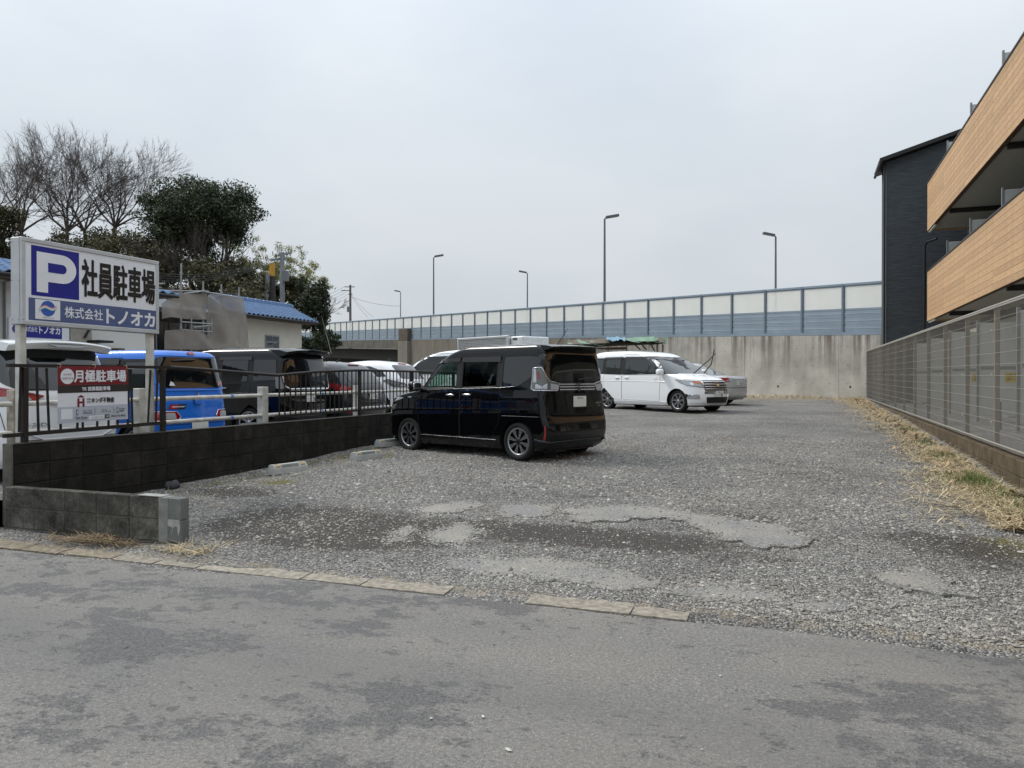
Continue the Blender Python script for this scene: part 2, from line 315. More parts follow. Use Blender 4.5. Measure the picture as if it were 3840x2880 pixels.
# road: local x across the lot's front, local y towards the lot
ru = np.linspace(-16, -.62, 60); rv = np.linspace(-45, 45, 220)
A, B_ = np.meshgrid(ru, rv, indexing='ij')
edge = np.where(A > -.7, (fbm(B_ * 1.1, B_ * 0 + 3, 3, 5) - .5) * .16, 0)
zz = (fbm(A * .5, B_ * .5, 3, 2) - .5) * .02
vsx = np.stack([B_, A + edge, zz], -1).reshape(-1, 3); n0, n1 = A.shape
ii = (np.arange(n0 - 1)[:, None] * n1 + np.arange(n1 - 1)[None]).ravel()
link('road', mesh_np('road', vsx, np.stack([ii, ii + 1, ii + n1 + 1, ii + n1], -1), ROAD, True), None, None, P0, AL, 'structure')
# gravel lot
uu = np.concatenate([np.arange(-1.0, 9, .05), np.arange(9, 32.5, .16)]); vv = np.arange(-.06, 9.82, .05)
A, B_ = np.meshgrid(uu, vv, indexing='ij'); zb = np.interp(A, GU, GZ)
lump = (fbm(A * .8, B_ * .8, 3, 11) - .5) * .07 + (fbm(A * 4, B_ * 4, 3, 12) - .5) * .025
fade = np.clip((A + .75) / .9, 0, 1); zb = zb + lump * fade - .012 * (1 - fade) - np.clip(-A - .6, 0, 1) * .2
def blob(xd, yd, ru_, rv_):
    u, v = on_ground(xd, yd); return np.exp(-(((A - u) / ru_) ** 2 + ((B_ - v) / rv_) ** 2))
dirt = 1.1 * blob(640, 1130, .9, 1.1) + .9 * blob(500, 1060, .5, .7) + .9 * blob(800, 1160, .35, .9) + .75 * blob(1150, 1150, .4, 1.2) + .6 * blob(1400, 1160, .3, 1.2) + .5 * blob(1650, 1215, .3, 1.0) + .55 * blob(1250, 1070, .5, 1.0) + .6 * blob(1600, 1120, .5, .8) + .5 * blob(1950, 1160, .5, .7) + .6 * blob(2150, 1200, .7, .5) + .45 * blob(1750, 1400, .3, 1.2)
moss = .75 * blob(600, 1040, .35, .35) + .6 * blob(820, 985, .8, .45) + .8 * blob(2170, 1180, .5, .4) + .55 * np.exp(-((B_ - .35) / .25) ** 2) * (A > .6)
tan = .6 * np.exp(-((B_ - 9.2) / .45) ** 2) + .45 * np.exp(-((B_ - .7) / .6) ** 2) * (A > 1.8) + .6 * (A > 20) * np.clip((A - 20) / 7, 0, 1) + .5 * np.exp(-((A + .42) / .22) ** 2) + .5 * blob(470, 1090, .4, .6)
for (xd, yd) in ((1450, 925), (1330, 900), (1530, 960), (1400, 985)): tan += .55 * blob(xd, yd, .12, .9)
lotme = mesh_np('gravel_lot', np.stack([B_, A, zb], -1).reshape(-1, 3), np.stack([(q := (np.arange(A.shape[0] - 1)[:, None] * A.shape[1] + np.arange(A.shape[1] - 1)[None]).ravel()), q + 1, q + A.shape[1] + 1, q + A.shape[1]], -1), GRAVEL, True)
for nme, arr in (('dirt', dirt), ('moss', moss), ('tan', tan)):
    at_ = lotme.attributes.new(nme, 'FLOAT', 'POINT'); at_.data.foreach_set('value', arr.astype(np.float32).ravel())
link('gravel_lot', lotme, None, None, P0, AL, 'structure')
def lotz(u, v):                                # height of the built lot surface
    i = np.clip(np.searchsorted(uu, u) - 1, 0, len(uu) - 2); j = np.clip(((np.asarray(v) + .06) / .05).astype(int), 0, len(vv) - 2)
    fu = np.clip((u - uu[i]) / (uu[i + 1] - uu[i]), 0, 1); fv = np.clip((v - vv[j]) / .05, 0, 1)
    return (zb[i, j] * (1 - fv) + zb[i, j + 1] * fv) * (1 - fu) + (zb[i + 1, j] * (1 - fv) + zb[i + 1, j + 1] * fv) * fu
# neighbouring lot and the yard of the flats
def sheet(name, u0, u1, v0, v1, zf, m, du=1.):
    us = np.arange(u0, u1 + du, du); vs_ = np.array([v0, v1]); vt = [(v, u, zf(u)) for u in us for v in vs_]
    return link(name, mesh_np(name, vt, [(2 * i, 2 * i + 1, 2 * i + 3, 2 * i + 2) for i in range(len(us) - 1)], m, True), None, None, P0, AL, 'structure')
NZ = lambda u: max(.30, gz(u) + .03)
sheet('neighbour_lot', -.3, 70, -45, -.13, NZ, YARD)
FB = lambda u: .585 + .0068 * u
sheet('apartment_yard', -8, 45, 9.92, 40, lambda u: FB(u) - .07, YARD)
# remains of asphalt in the gravel, with broken edges
PATCHES = [[(950, 1210), (1060, 1198), (1240, 1206), (1330, 1228), (1410, 1252), (1418, 1272), (1290, 1268), (1100, 1242), (960, 1228)],
 [(1432, 1262), (1540, 1262), (1640, 1280), (1700, 1298), (1695, 1312), (1560, 1300), (1440, 1280)], [(1210, 1100), (1330, 1096), (1440, 1102), (1600, 1130), (1690, 1140), (1762, 1170), (1755, 1184), (1640, 1182), (1560, 1164), (1440, 1120), (1330, 1124), (1235, 1128)],
 [(920, 1150), (1000, 1133), (1045, 1145), (1010, 1170), (940, 1174)], [(900, 1098), (1000, 1080), (1055, 1092), (980, 1112), (910, 1117)], [(1062, 1096), (1150, 1088), (1205, 1096), (1190, 1114), (1080, 1116)],
 [(1890, 1245), (1990, 1232), (2060, 1268), (2105, 1295), (1960, 1290), (1905, 1268)], [(1900, 1301), (2050, 1298), (2075, 1314), (1920, 1320)], [(1710, 1300), (1800, 1296), (1880, 1306), (1860, 1322), (1730, 1322)], [(850, 1150), (885, 1138), (880, 1165), (845, 1170)]]
s_ = NT('old_asphalt'); v_ = s_.coord(); c_ = s_.ramp(s_.noise(v_, 55, 5, .85), [(.34, lin((84, 84, 84))), (.5, lin((122, 121, 119))), (.66, lin((176, 174, 169)))])
c_ = s_.mix(s_.ramp(s_.noise(v_, 2.2, 5, .6), [(.4, 0.), (.7, .6)]), c_, lin((158, 152, 140))); s_.col(c_); s_.set(Roughness=.92); s_.bump(s_.noise(v_, 90, 5, .7), .8, .01)
PATCHUV = []
for k, poly in enumerate(PATCHES):
    p = [on_ground(*q) for q in poly]; dense = []
    for i in range(len(p)):
        a, b = np.array(p[i]), np.array(p[(i + 1) % len(p)]); n = max(2, int(np.linalg.norm(b - a) / .03))
        for t in range(n):
            q = a + (b - a) * t / n; h = fbm(np.array(q[0] * 8.), np.array(q[1] * 8.), 4, 30 + k) - .5; q2 = fbm(np.array(q[0] * 8. + 9), np.array(q[1] * 8.), 4, 60 + k) - .5
            dense.append((float(q[0] + h * .24), float(q[1] + q2 * .24)))
    PATCHUV.append(dense)
    us = np.array([q[0] for q in dense]); vs_ = np.array([q[1] for q in dense]); h = .020 if k in (2, 6) else .008
    res = delaunay_2d_cdt([Vector((b, a)) for a, b in dense] + [Vector((b, a)) for a in np.arange(us.min(), us.max(), .12) for b in np.arange(vs_.min(), vs_.max(), .12) if inpoly(np.array([a]), np.array([b]), dense)[0]], [(i, (i + 1) % len(dense)) for i in range(len(dense))], [], 1, 1e-4)
    vt = [(q.x, q.y, float(lotz(q.y, np.array(q.x))) + h) for q in res[0]]; mb = MB().add(vt, res[2], 0, True)
    rim = [(b, a, float(lotz(a, np.array(b))) + h) for a, b in dense]; lowr = [(x, y, z - h - .02) for x, y, z in rim]; n = len(rim)
    mb.add(rim + lowr, [(i, (i + 1) % n, n + (i + 1) % n, n + i) for i in range(n)])
    mb.build('asphalt_remnant', MATS['old_asphalt'], None, P0, AL, 'structure')
# broken concrete gutter strip between road and lot
GUT = mat('gutter_concrete', (140, 133, 121), .95, var=.35, scale=22, rand=.14, bump=.6, bscale=60)
gut = thing('gutter_strip', 'broken tan concrete edging strip between the road and the gravel', 'kerb', P0, AL)
vq = -3.0
while vq < 6.35:
    v0, v1 = vq, vq + random.uniform(.35, .75); vq = v1 + random.uniform(.008, .03); u0, u1 = -.60 + random.uniform(-.01, .01), -.42 + random.uniform(-.03, .03)
    if 3.95 < v0 < 4.3 or 4.95 < v0 < 5.1: continue
    n = 14; ol = [(v0 + (v1 - v0) * i / n, u0 + (random.random() - .5) * .012) for i in range(n + 1)] + [(v1 - (v1 - v0) * i / n, u1 + (random.random() - .5) * (.05 if v0 > 2 else .02)) for i in range(n + 1)]
    MB().prism(ol, lambda a, b, d: (a, b, d + (b + .6) * .05), -.06, .004).build('slab', GUT if v1 > 2.2 else mat('dirt_edge', (124, 115, 99), .95, var=.4, scale=20, bump=.6, rand=.1), gut)
# ------------------------------------------------------------------ loose stones, straw, grass
def stones(name, u, v, size, m, flatten=.55, lift=.25, onpatch=False):
    n = len(u); z = lotz(u, v)
    if onpatch:
        for k_, p_ in enumerate(PATCHUV): z = z + np.where(inpoly(u, v, p_), .020 if k_ in (2, 6) else .008, 0)
    th = rng.random(n) * 6.283
    base = np.array([(1, 0, 0), (-1, 0, 0), (0, 1, 0), (0, -1, 0), (0, 0, 1), (0, 0, -1)], float)
    P = base[None] * (1 + (rng.random((n, 6, 3)) - .5) * .5) + (rng.random((n, 6, 3)) - .5) * .5
    P = P * np.stack([size * (.8 + .5 * rng.random(n)), size * (.6 + .4 * rng.random(n)), size * flatten * (.6 + .7 * rng.random(n))], -1)[:, None]
    c, s = np.cos(th)[:, None], np.sin(th)[:, None]; X = P[..., 0] * c - P[..., 1] * s + v[:, None]; Y = P[..., 0] * s + P[..., 1] * c + u[:, None]
    Z = P[..., 2] + (z + size * flatten * lift)[:, None]
    F_ = np.array([(0, 2, 4), (2, 1, 4), (1, 3, 4), (3, 0, 4), (2, 0, 5), (1, 2, 5), (3, 1, 5), (0, 3, 5)])
    return link(name, mesh_np(name, np.stack([X, Y, Z], -1), (F_[None] + (np.arange(n) * 6)[:, None, None]).reshape(-1, 3), m, False), None, None, P0, AL, 'stuff')
s_ = NT('loose_stones'); r_ = s_.n('ShaderNodeNewGeometry').outputs['Random Per Island']
c_ = s_.ramp(r_, [(0, lin((98, 97, 95))), (.35, lin((130, 128, 125))), (.7, lin((158, 155, 150))), (.93, lin((174, 170, 162))), (1, lin((198, 194, 186)))])
s_.col(s_.mix(s_.ramp(s_.noise(s_.coord(), 1.3, 3), [(.45, 0.), (.7, .3)]), c_, lin((126, 112, 94)))); s_.set(Roughness=.9)
N = 150000; u = -.35 + 10.5 * rng.random(N) ** 1.5; v = rng.random(N) * 9.6 + .05
keep = np.ones(N, bool)
for p in PATCHUV: keep &= ~(inpoly(u, v, p) & (rng.random(N) < .86))
iu = np.clip(np.searchsorted(uu, u) - 1, 0, len(uu) - 2); iv = np.clip(((v + .06) / .05).astype(int), 0, len(vv) - 2)
dens = .25 + .9 * np.clip((fbm(u * 1.4, v * 1.4, 4, 40) - .33) * 3, 0, 1); dens *= 1 - .78 * np.clip(dirt[iu, iv], 0, 1)
keep &= rng.random(N) < dens; keep &= ~((u < 0.02) & (v < 2.25))
u, v = u[keep], v[keep]; size = np.clip(rng.lognormal(-4.72, .38, len(u)), .004, .03) * (.9 + .25 * (u > 2))
stones('gravel', u, v, size, MATS['loose_stones'], onpatch=True)
# crumbs along the broken asphalt edges
ue = []; ve = []
for p in PATCHUV:
    q = np.array(p); k = rng.integers(0, len(q), len(q) * 14); ue.append(q[k, 0] + rng.normal(0, .035, len(k))); ve.append(q[k, 1] + rng.normal(0, .035, len(k)))
ue = np.concatenate(ue); ve = np.concatenate(ve); stones('asphalt_crumbs', ue, ve, np.clip(rng.lognormal(-4.85, .4, len(ue)), .003, .02), MATS['loose_stones'], onpatch=True)
# pale pebbles by the block wall and coarse ones at the right road edge
u1 = np.concatenate([.15 + rng.normal(.5, .32, 900), rng.normal(1.5, 1.0, 1500)]); v1 = np.concatenate([rng.normal(2.9, .5, 900), rng.normal(3.2, 1.1, 1500)])
a, b = on_ground(2100, 1370); u1 = np.concatenate([u1, rng.normal(a, .35, 5500)]); v1 = np.concatenate([v1, rng.normal(b, .9, 5500)])
k = (u1 > -.45) & (v1 > .2) & (v1 < 9.5) & ~((u1 < .05) & (v1 < 2.3)); u1, v1 = u1[k], v1[k]
stones('pale_pebbles', u1, v1, np.clip(rng.lognormal(-4.6, .4, len(u1)), .005, .026), mat('pebble', (146, 142, 134), .85, island=.45, var=.1), .6)
# grit lying on the road
ug = -.62 - rng.random(260) ** 2 * 3.6; vg = rng.random(260) * 11 - 2
base_l = lotz; lotz = lambda a, b: np.zeros_like(a) + .004
stones('road_grit', ug, vg, np.clip(rng.lognormal(-5.5, .5, 260), .002, .014), mat('grit', (170, 168, 162), .9, island=.6), .6); lotz = base_l
def blades(name, u, v, z, length, width, m, lean=(.2, .9), curl=.5, loc=P0, rz=AL):
    n = len(u); th = rng.random(n) * 6.283; el = lean[0] + (lean[1] - lean[0]) * rng.random(n); Lh = length * (.5 + rng.random(n))
    d = np.stack([np.cos(th) * np.cos(el), np.sin(th) * np.cos(el), np.sin(el)], -1); sd = np.stack([-np.sin(th), np.cos(th), 0 * th], -1) * (width * (.6 + .8 * rng.random(n)))[:, None]
    o = np.stack([v, u, z], -1); k2 = (rng.random(n) - .3)[:, None] * curl; tip = d * 1.; tip[:, 2] -= k2[:, 0]; sw = (rng.random((n, 1)) - .5) * curl
    p1 = o + d * (Lh * .5)[:, None]; p2 = p1 + (tip + sd / width * sw) * (Lh * .5)[:, None]; p2[:, 2] = np.maximum(p2[:, 2], z + .004)
    P = np.stack([o - sd, o + sd, p1 + sd * .9, p1 - sd * .9, p2 + sd * .25, p2 - sd * .25], 1); F_ = np.array([(0, 1, 2, 3), (3, 2, 4, 5)])
    return link(name, mesh_np(name, P, (F_[None] + (np.arange(n) * 6)[:, None, None]).reshape(-1, 4), m, False), None, None, loc, rz, 'stuff')
STRAW = mat('straw', (180, 163, 128), .85, island=.4, c2=(208, 192, 160)); GRASSM = mat('grass_blade', (92, 108, 54), .7, island=.45, c2=(128, 136, 76)); DRYLEAF = mat('dry_leaf', (150, 128, 98), .85, island=.45)
u = 2.2 + 27.5 * rng.random(26000) ** 1.5; v = 9.62 - np.abs(rng.normal(0, .42, 26000)) * (.7 + .8 * fbm(u * .8, u * 0, 3, 71)); k = (v > 8.0) & (fbm(u * 1.7, v * 2.5, 3, 70) > .36); u, v = u[k], v[k]
blades('dry_straw', u, v, lotz(u, v) + .008 + .03 * rng.random(len(u)), .15, .0035, STRAW, (-.05, .35), .5)
u = np.concatenate([rng.normal(c, .22, n) for c, n in ((5.1, 1100), (5.5, 600), (4.2, 300), (7.7, 260), (9.4, 200), (12, 150), (3.4, 200))]); v = 9.5 - np.abs(rng.normal(0, .2, len(u)))
blades('green_grass', u, v, lotz(u, v), .09, .003, GRASSM, (.5, 1.4), .6)
u = 2.2 + 24 * rng.random(900) ** 1.4; v = 9.55 - np.abs(rng.normal(0, .3, 900)); blades('dead_leaves', u, v, lotz(u, v) + .02, .09, .02, DRYLEAF, (0, .7), .8)
u = rng.normal(-.22, .06, 500); v = rng.normal(1.35, .28, 500); k = u < -.13; blades('straw_heap', u[k], v[k], .03 + .05 * rng.random(k.sum()) * np.exp(-((v[k] - 1.35) / .25) ** 2), .2, .0035, mat('straw_brown', (132, 114, 88), .9, island=.4), (-.05, .3), .4)
u = rng.random(900) * 8 + .6; v = .1 + np.abs(rng.normal(0, .5, 900)); k = ~((u < .1)); blades('wall_weeds', u[k], v[k], lotz(u[k], v[k]) + .004, .07, .003, mat('dull_weed', (128, 118, 70), .85, island=.45), (0, .8), .6)
u = 26 + rng.random(3500) * 4.4; v = 1 + rng.random(3500) * 8.6; k = u > 27.4 - .25 * v + 2.0 * fbm(v * .8, u, 3, 90); blades('far_straw', u[k], v[k], lotz(u[k], v[k]), .2, .006, STRAW, (0, .6), .5)
u = rng.random(300) * .3 - .35; v = 2.2 + rng.random(300) * .5; blades('corner_straw', u, v, .03 + .02 * rng.random(300), .16, .003, STRAW, (0, .4), .6)
stone = thing('round_stone', 'dark round stone lying against the foot of the black block wall', 'stone', L(1.95, .14, float(lotz(1.95, np.array(.14)))), AL)
bm = bmesh.new(); bmesh.ops.create_icosphere(bm, subdivisions=3, radius=1)
for q in bm.verts: q.co = Vector((q.co.x * .075, q.co.y * .1, q.co.z * .062 + .04)) * (1 + .1 * math.sin(q.co.x * 5 + q.co.y * 3))
me = bpy.data.meshes.new('stone_body'); bm.to_mesh(me); bm.free(); [setattr(f, 'use_smooth', True) for f in me.polygons]; link('stone_body', me, mat('dark_stone', (62, 62, 66), .8, var=.25, bump=.3), stone)

# ------------------------------------------------------------------ block walls
blkme = MB().bbox(-.06, .06, .003, .397, .003, .197, .007).mesh('block', BLOCK)
half = MB().bbox(-.06, .06, .003, .197, .003, .197, .007).mesh('block', BLOCK)
wall = thing('block_wall', 'long soot-black concrete block wall under the dark railing', 'wall', L(0, -.06, .852), AL)   # local z 0 = top
NW = 34
MB().box(-.052, .052, .02, NW * .4 - .02, -.795, -.01).build('mortar_core', mat('dark_mortar', (34, 33, 31), .95), wall)
for c in range(4):
    for i in range(NW):
        o = link('block', blkme, None, wall); o.location = (random.uniform(-.003, .003), i * .4 + (0 if c % 2 else .0), -.2 * (c + 1)); o.rotation_euler = (0, random.uniform(-.004, .004), random.uniform(-.004, .004))
for u0, n, dz in ((0, 17, 0), (6.8, 17, 0)): MB().bbox(-.064, .064, u0 + .002, u0 + n * .4 - .002, .0, .012, .004).build('coping_mortar', MORTAR if 0 else mat('grey_coping', (66, 64, 59), .95, var=.3, scale=9), wall)
MB().bbox(-.068, .066, -.02, .0, -.81, .012, .006).build('end_render', mat('rendered_end', (92, 90, 82), .95, var=.3, scale=7, bump=.4), wall)
MB().box(-.05, .05, .0, NW * .4, -1.1, -.802).build('footing', BLOCK, wall)
sw = thing('short_block_wall', 'short low grey block wall with cement-patched end beside the lot entrance', 'wall', L(-.06, .01, 0), AL)
sbl = MB().bbox(.003, .397, -.05, .05, .003, .197, .007).mesh('block', SBLOCK)
NEWB = m_block('newer_block', (98, 100, 99), (128, 130, 128), .3)
MB().box(.01, 2.19, -.042, .042, .0, .44).build('mortar_core', MORTAR, sw)
for c in range(2):
    for i in range(5):
        o = link('block', sbl, None, sw); o.location = (i * .4 + .02, random.uniform(-.002, .002), .055 + .2 * c)
    MB().bbox(2.075, 2.215, -.052, .052, .06 + .2 * c, .252 + .2 * c, .006).build('end_block', NEWB, sw)
for i in range(5): MB().bbox(i * .42 + .01, i * .42 + .42, -.06, .06, -.1, .05, .005).build('footing_block', SBLOCK, sw)
MB().bbox(1.96, 2.075, -.056, .056, .05, .456, .008).build('cement_joint', mat('grey_cement', (126, 126, 122), .95, var=.2, scale=12, bump=.4), sw)
for rect in ((1.72, 2.0, .4555, .463), (2.02, 2.2, .245, .262)): MB().bbox(rect[0], rect[1], -.054, .054, rect[2], rect[3], .002).build('cement_smear', LIME, sw)
ol = [(2.10, .10), (2.13, .19), (2.05, .21), (2.03, .245), (2.2, .25), (2.21, .2), (2.19, .12), (2.175, .2), (2.15, .205), (2.12, .18)]
MB().prism(ol, lambda a, b, d: (a, d, b), -.0535, -.05).build('lime_run', LIME, sw)
rk = thing('retaining_kerb', 'low grey concrete kerb left of the black block wall', 'kerb', L(-.12, -.17, 0), AL)
for i in range(6): MB().bbox(-.62 * (i + 1) + .006, -.62 * i, -.1, .1, -.05, .36, .012).build('kerb_block', m_block('pale_kerb', (84, 82, 76), (120, 118, 110), .3) if 'pale_kerb' not in MATS else MATS['pale_kerb'], rk)

# ------------------------------------------------------------------ parking sign, railing, pipe guard, banner
sg = thing('parking_sign', 'large white box sign with blue P and black lettering on two posts', 'sign', L(0, -.1, 0), AL)
Y0, Y1, Z0, Z1 = .163, 1.968, 2.07, 2.965
S3 = lambda a, b, d: (d, a, b)
MB().bbox(-.15, 0, Y0, Y1, Z0, Z1, .008).build('sign_box', FRAME, sg)
FW = .045
flat('face_panel', [(Y0 + FW, Z0 + FW), (Y1 - FW, Z0 + FW), (Y1 - FW, Z1 - FW), (Y0 + FW, Z1 - FW)], S3, SIGNW, sg, .002)
for y0, y1, z0, z1 in ((Y0, Y1, Z0, Z0 + FW), (Y0, Y1, Z1 - FW, Z1), (Y0, Y0 + FW, Z0 + FW + .001, Z1 - FW - .001), (Y1 - FW, Y1, Z0 + FW + .001, Z1 - FW - .001)): MB().bbox(-.03, .014, y0, y1, z0, z1, .005).build('frame_edge', FRAME, sg)
W_, H_ = Y1 - Y0, Z1 - Z0
def sr(x0, y0, x1, y1): return (Y0 + W_ * x0, Z0 + H_ * y0, Y0 + W_ * x1, Z0 + H_ * y1)
def rp_(r): return [(r[0], r[1]), (r[2], r[1]), (r[2], r[3]), (r[0], r[3])]
BX = sr(.062, .345, .375, .925)
flat('blue_square', rp_(BX), S3, BLUE, sg, .004)
def pshape(r):
    x = lambda t: r[0] + (r[2] - r[0]) * t; y = lambda t: r[1] + (r[3] - r[1]) * t
    return [(x(.0), y(0)), (x(.27), y(0)), (x(.27), y(.275)), (x(.62), y(.275))] + [(x(.62 + .36 * math.sin(a)), y(.6375 - .3625 * math.cos(a))) for a in np.linspace(.1, math.pi - .1, 14)] + [(x(.62), y(1)), (x(0), y(1))], \
           [(x(.27), y(.52)), (x(.27), y(.755))] + [(x(.62 + .11 * math.sin(a)), y(.6375 + .1175 * math.cos(a))) for a in np.linspace(.1, math.pi - .1, 9)]
po, pi_ = pshape(sr(.095, .39, .36, .86))
flat('letter_p', po, S3, SIGNW, sg, .006); flat('letter_p_bowl', pi_, S3, BLUE, sg, .008)
text('lettering_black', '社員駐車場', sr(.395, .40, .965, .86), S3, BLACKP, sg, .008, .005, .007)
flat('name_band', rp_(sr(.045, .055, .985, .315)), S3, FBLUE, sg, .004)
flat('logo_panel', rp_(sr(.085, .075, .245, .305)), S3, SIGNW, sg, .006)
lc = sr(.165, .205, 0, 0); flat('logo_globe', circle(lc[0], lc[1], .085, .082), S3, mat('logo_blue', (52, 92, 176), .4), sg, .008)
def ribbon2(c, w): return [(x, y + w) for x, y in c] + [(x, y - w) for x, y in c[::-1]]
for k, (dy, cc) in enumerate(((.012, (206, 130, 130)), (0, (226, 230, 232)), (-.012, (150, 190, 190)))):
    cv = [(lc[0] - .10 + .2 * t, lc[1] + dy - .02 + .05 * t + .022 * math.sin(t * 6.0)) for t in np.linspace(0, 1, 16)]; flat('logo_swoosh', ribbon2(cv, .006), S3, mat('logo_sw%d' % k, cc, .4), sg, .010 + .001 * k)
text('logo_caption', 'TONOOKA CO.,LTD.', sr(.13, .088, .205, .102), S3, BLACKP, sg, 0, .008)
text('lettering_white', '株式会社', sr(.275, .115, .545, .255), S3, SIGNW, sg, .012, .007); text('lettering_large', 'トノオカ', sr(.57, .085, .965, .275), S3, SIGNW, sg, .035, .007)
for y, w2 in ((.215, .075), (1.90, .075)):
    MB().bbox(-.11, -.035, y - w2 / 2, y + w2 / 2, .25, Z0 - .001, .006).build('post', PIPEW, sg)
for y in (Y0 - .001,):
    for zq in (Z0 + .05, Z0 + .45, Z1 - .05):
        for xq in (-.125, -.03): MB().tube([(xq, y + .002, zq), (xq, y - .003, zq)], .006, 6).build('screw', GALV, sg)
RT, RB = 1.645, .95                            # railing top and bottom
r1 = thing('railing_section', 'dark metal railing section with upright bars carrying the notice banner', 'railing', L(0, -.05, 0), AL)
MB().bar((0, -.02, RT), (0, 2.1, RT + .012), .05, .034).build('top_rail', RAIL, r1); MB().bar((0, -.06, RB - .005), (0, 2.02, RB + .02), .04, .04).build('bottom_rail', RAIL, r1)
for y in (.16, 1.98): MB().bar((0, y, .84), (0, y + .004, RT - .018), .05, .05).build('post', RAIL, r1)
barme = MB().bar((0, 0, RB + .02), (0, 0, RT - .018), .014, .022, 0, (0, 1, 0)).mesh('upright_bar', RAIL)
for i in range(15):
    y = .07 + i * .135
    if abs(y - .16) > .03 and abs(y - 1.98) > .03:
        o = link('upright_bar', barme, None, r1); o.location = (0, y, random.uniform(-.003, .003)); o.rotation_euler = (R(random.uniform(-2.5, 2.5)) * (1 + 2 * (i > 11)), 0, 0)
r2 = thing('bent_top_rail', 'long sagging dark top rail bridging the gap in the railing', 'railing', L(0, -.05, 0), AL)
MB().tube([(0, 2.1, RT + .012), (0, 2.35, RT + .006), (0, 3.2, RT - .03), (0, 4.22, RT - .075)], .023, 8).build('rail', RAIL, r2)
r3 = thing('railing_section', 'dark metal railing of close upright bars behind the front of the black minivan', 'railing', L(0, -.05, 0), AL)
MB().tube([(0, 4.22, RT - .075), (0, 5.2, RT - .01), (0, 6.55, RT + .03), (0, 13.4, RT + .03)], .022, 8).build('top_rail', RAIL, r3); MB().bar((0, 4.2, RB), (0, 13.4, RB + .03), .035, .035).build('bottom_rail', RAIL, r3)
for y in (6.55, 8.55, 10.55, 12.55): MB().bar((0, y, .84), (0, y, RT + .02), .05, .05).build('post', RAIL, r3)
for i in range(int(9.1 / .135)):
    y = 4.27 + i * .135; zt = RT - .075 + .1 * min(1, (y - 4.22) / 2.3); MB().bar((0, y, RB + .015), (0, y, zt), .014, .02, 0, (0, 1, 0)).build('upright_bar', RAIL, r3)
pg = thing('pipe_guard', 'white two-rail pipe guard with square posts behind the block wall', 'guard rail', L(0, -.42, 0), AL)
for z, dz in ((1.265, -.012), (.955, -.012)): MB().tube([(0, -4, z - .02), (0, 0, z - .02), (0, 4.5, z), (0, 9, z + .012), (0, 13, z + .03)], .028, 10).build('pipe', PIPEW, pg)
for y, mm, w2 in ((.33, OLDWOOD, .07), (2.02, PIPEW, .15), (4.38, PIPEW, .13), (7.1, PIPEW, .13), (9.8, PIPEW, .13), (12.4, PIPEW, .13)): MB().bbox(-.075, .035, y - w2 / 2, y + w2 / 2, .28, 1.395, .006).build('post', mm, pg)
for y in (3.62, 5.9, 8.0):
    for z in (1.264, .955): MB().tube([(0, y, z + (y - 4) * .002), (0, y + .05, z + (y - 4) * .002)], .0295, 10).build('tape_band', TAPE, pg)
bn = thing('notice_banner', 'red, black and white rental notice banner tied to the dark railing', 'banner', L(0, -.015, 0), AL)
BY0, BY1, BZ0, BZ1 = .506, 1.412, 1.035, 1.648
wv = lambda a, b: .006 * math.sin((a - BY0) * 9) * (BZ1 - b) / .6
B3 = lambda a, b, d: (d + wv(a, b), a, b + .012 * (a - BY0))
def bp(x0, y0, x1, y1): return (BY0 + (BY1 - BY0) * x0, BZ0 + (BZ1 - BZ0) * y0, BY0 + (BY1 - BY0) * x1, BZ0 + (BZ1 - BZ0) * y1)
def strip(name, r, m, d, n=12):
    mb = MB(); mb.add([B3(r[0] + (r[2] - r[0]) * i / n, b, d) for i in range(n + 1) for b in (r[1], r[3])], [(2 * i, 2 * i + 2, 2 * i + 3, 2 * i + 1) for i in range(n)]); return mb.build(name, m, bn)
BRED = mat('banner_red', (118, 26, 36), .5, var=.06); BBLK = mat('banner_black', (42, 38, 38), .5); BWHT = mat('banner_white', (224, 226, 232), .5, var=.03); BGRY = mat('banner_grey', (180, 184, 196), .5, var=.03)
strip('cloth', bp(0, 0, 1, 1), BWHT, 0); strip('red_field', bp(0, .665, 1, 1), BRED, .003); strip('black_band', bp(0, .53, 1, .664), BBLK, .003); strip('grey_field', bp(0, 0, 1, .285), BGRY, .003)
q = bp(.125, .82, 0, 0); flat('white_disc', circle(q[0], q[1], .083), B3, BWHT, bn, .006)
text('lettering_small', 'スマホで', bp(.068, .835, .182, .868), B3, BRED, bn, .02, .009); text('lettering_small', '契約できる', bp(.055, .765, .198, .802), B3, BRED, bn, .02, .009)
text('lettering_title', '月極駐車場', bp(.215, .715, .97, .93), B3, BWHT, bn, .006, .006, .0035); text('lettering_name', 'TK 前高橋駐車場', bp(.32, .557, .73, .632), B3, BWHT, bn, .006, .006, .0015)
q = bp(.26, .32, .36, .49); x0, z0, x1, z1 = q; xm = (x0 + x1) / 2
flat('logo_roof', [(x0 - .006, z0 + .075), (x1 + .006, z0 + .075), (xm, z1)], B3, BRED, bn, .003)
for a in ((x0, z0 - .03, x0 + .026, z0 + .065), (x1 - .026, z0 - .03, x1, z0 + .065), (x0 + .0262, z0 + .012, x1 - .0262, z0 + .032)): flat('logo_bar', rp_(a), B3, BRED, bn, .0035)
text('lettering_small', '有限', bp(.395, .385, .45, .425), B3, BBLK, bn, .01, .004); text('lettering_small', '会社', bp(.395, .335, .45, .375), B3, BBLK, bn, .01, .004); text('lettering_firm', 'ホンダ不動産', bp(.46, .335, .79, .43), B3, BBLK, bn, .008, .004, .0012)
strip('white_box', bp(.04, .07, .19, .25), BWHT, .005, 3)
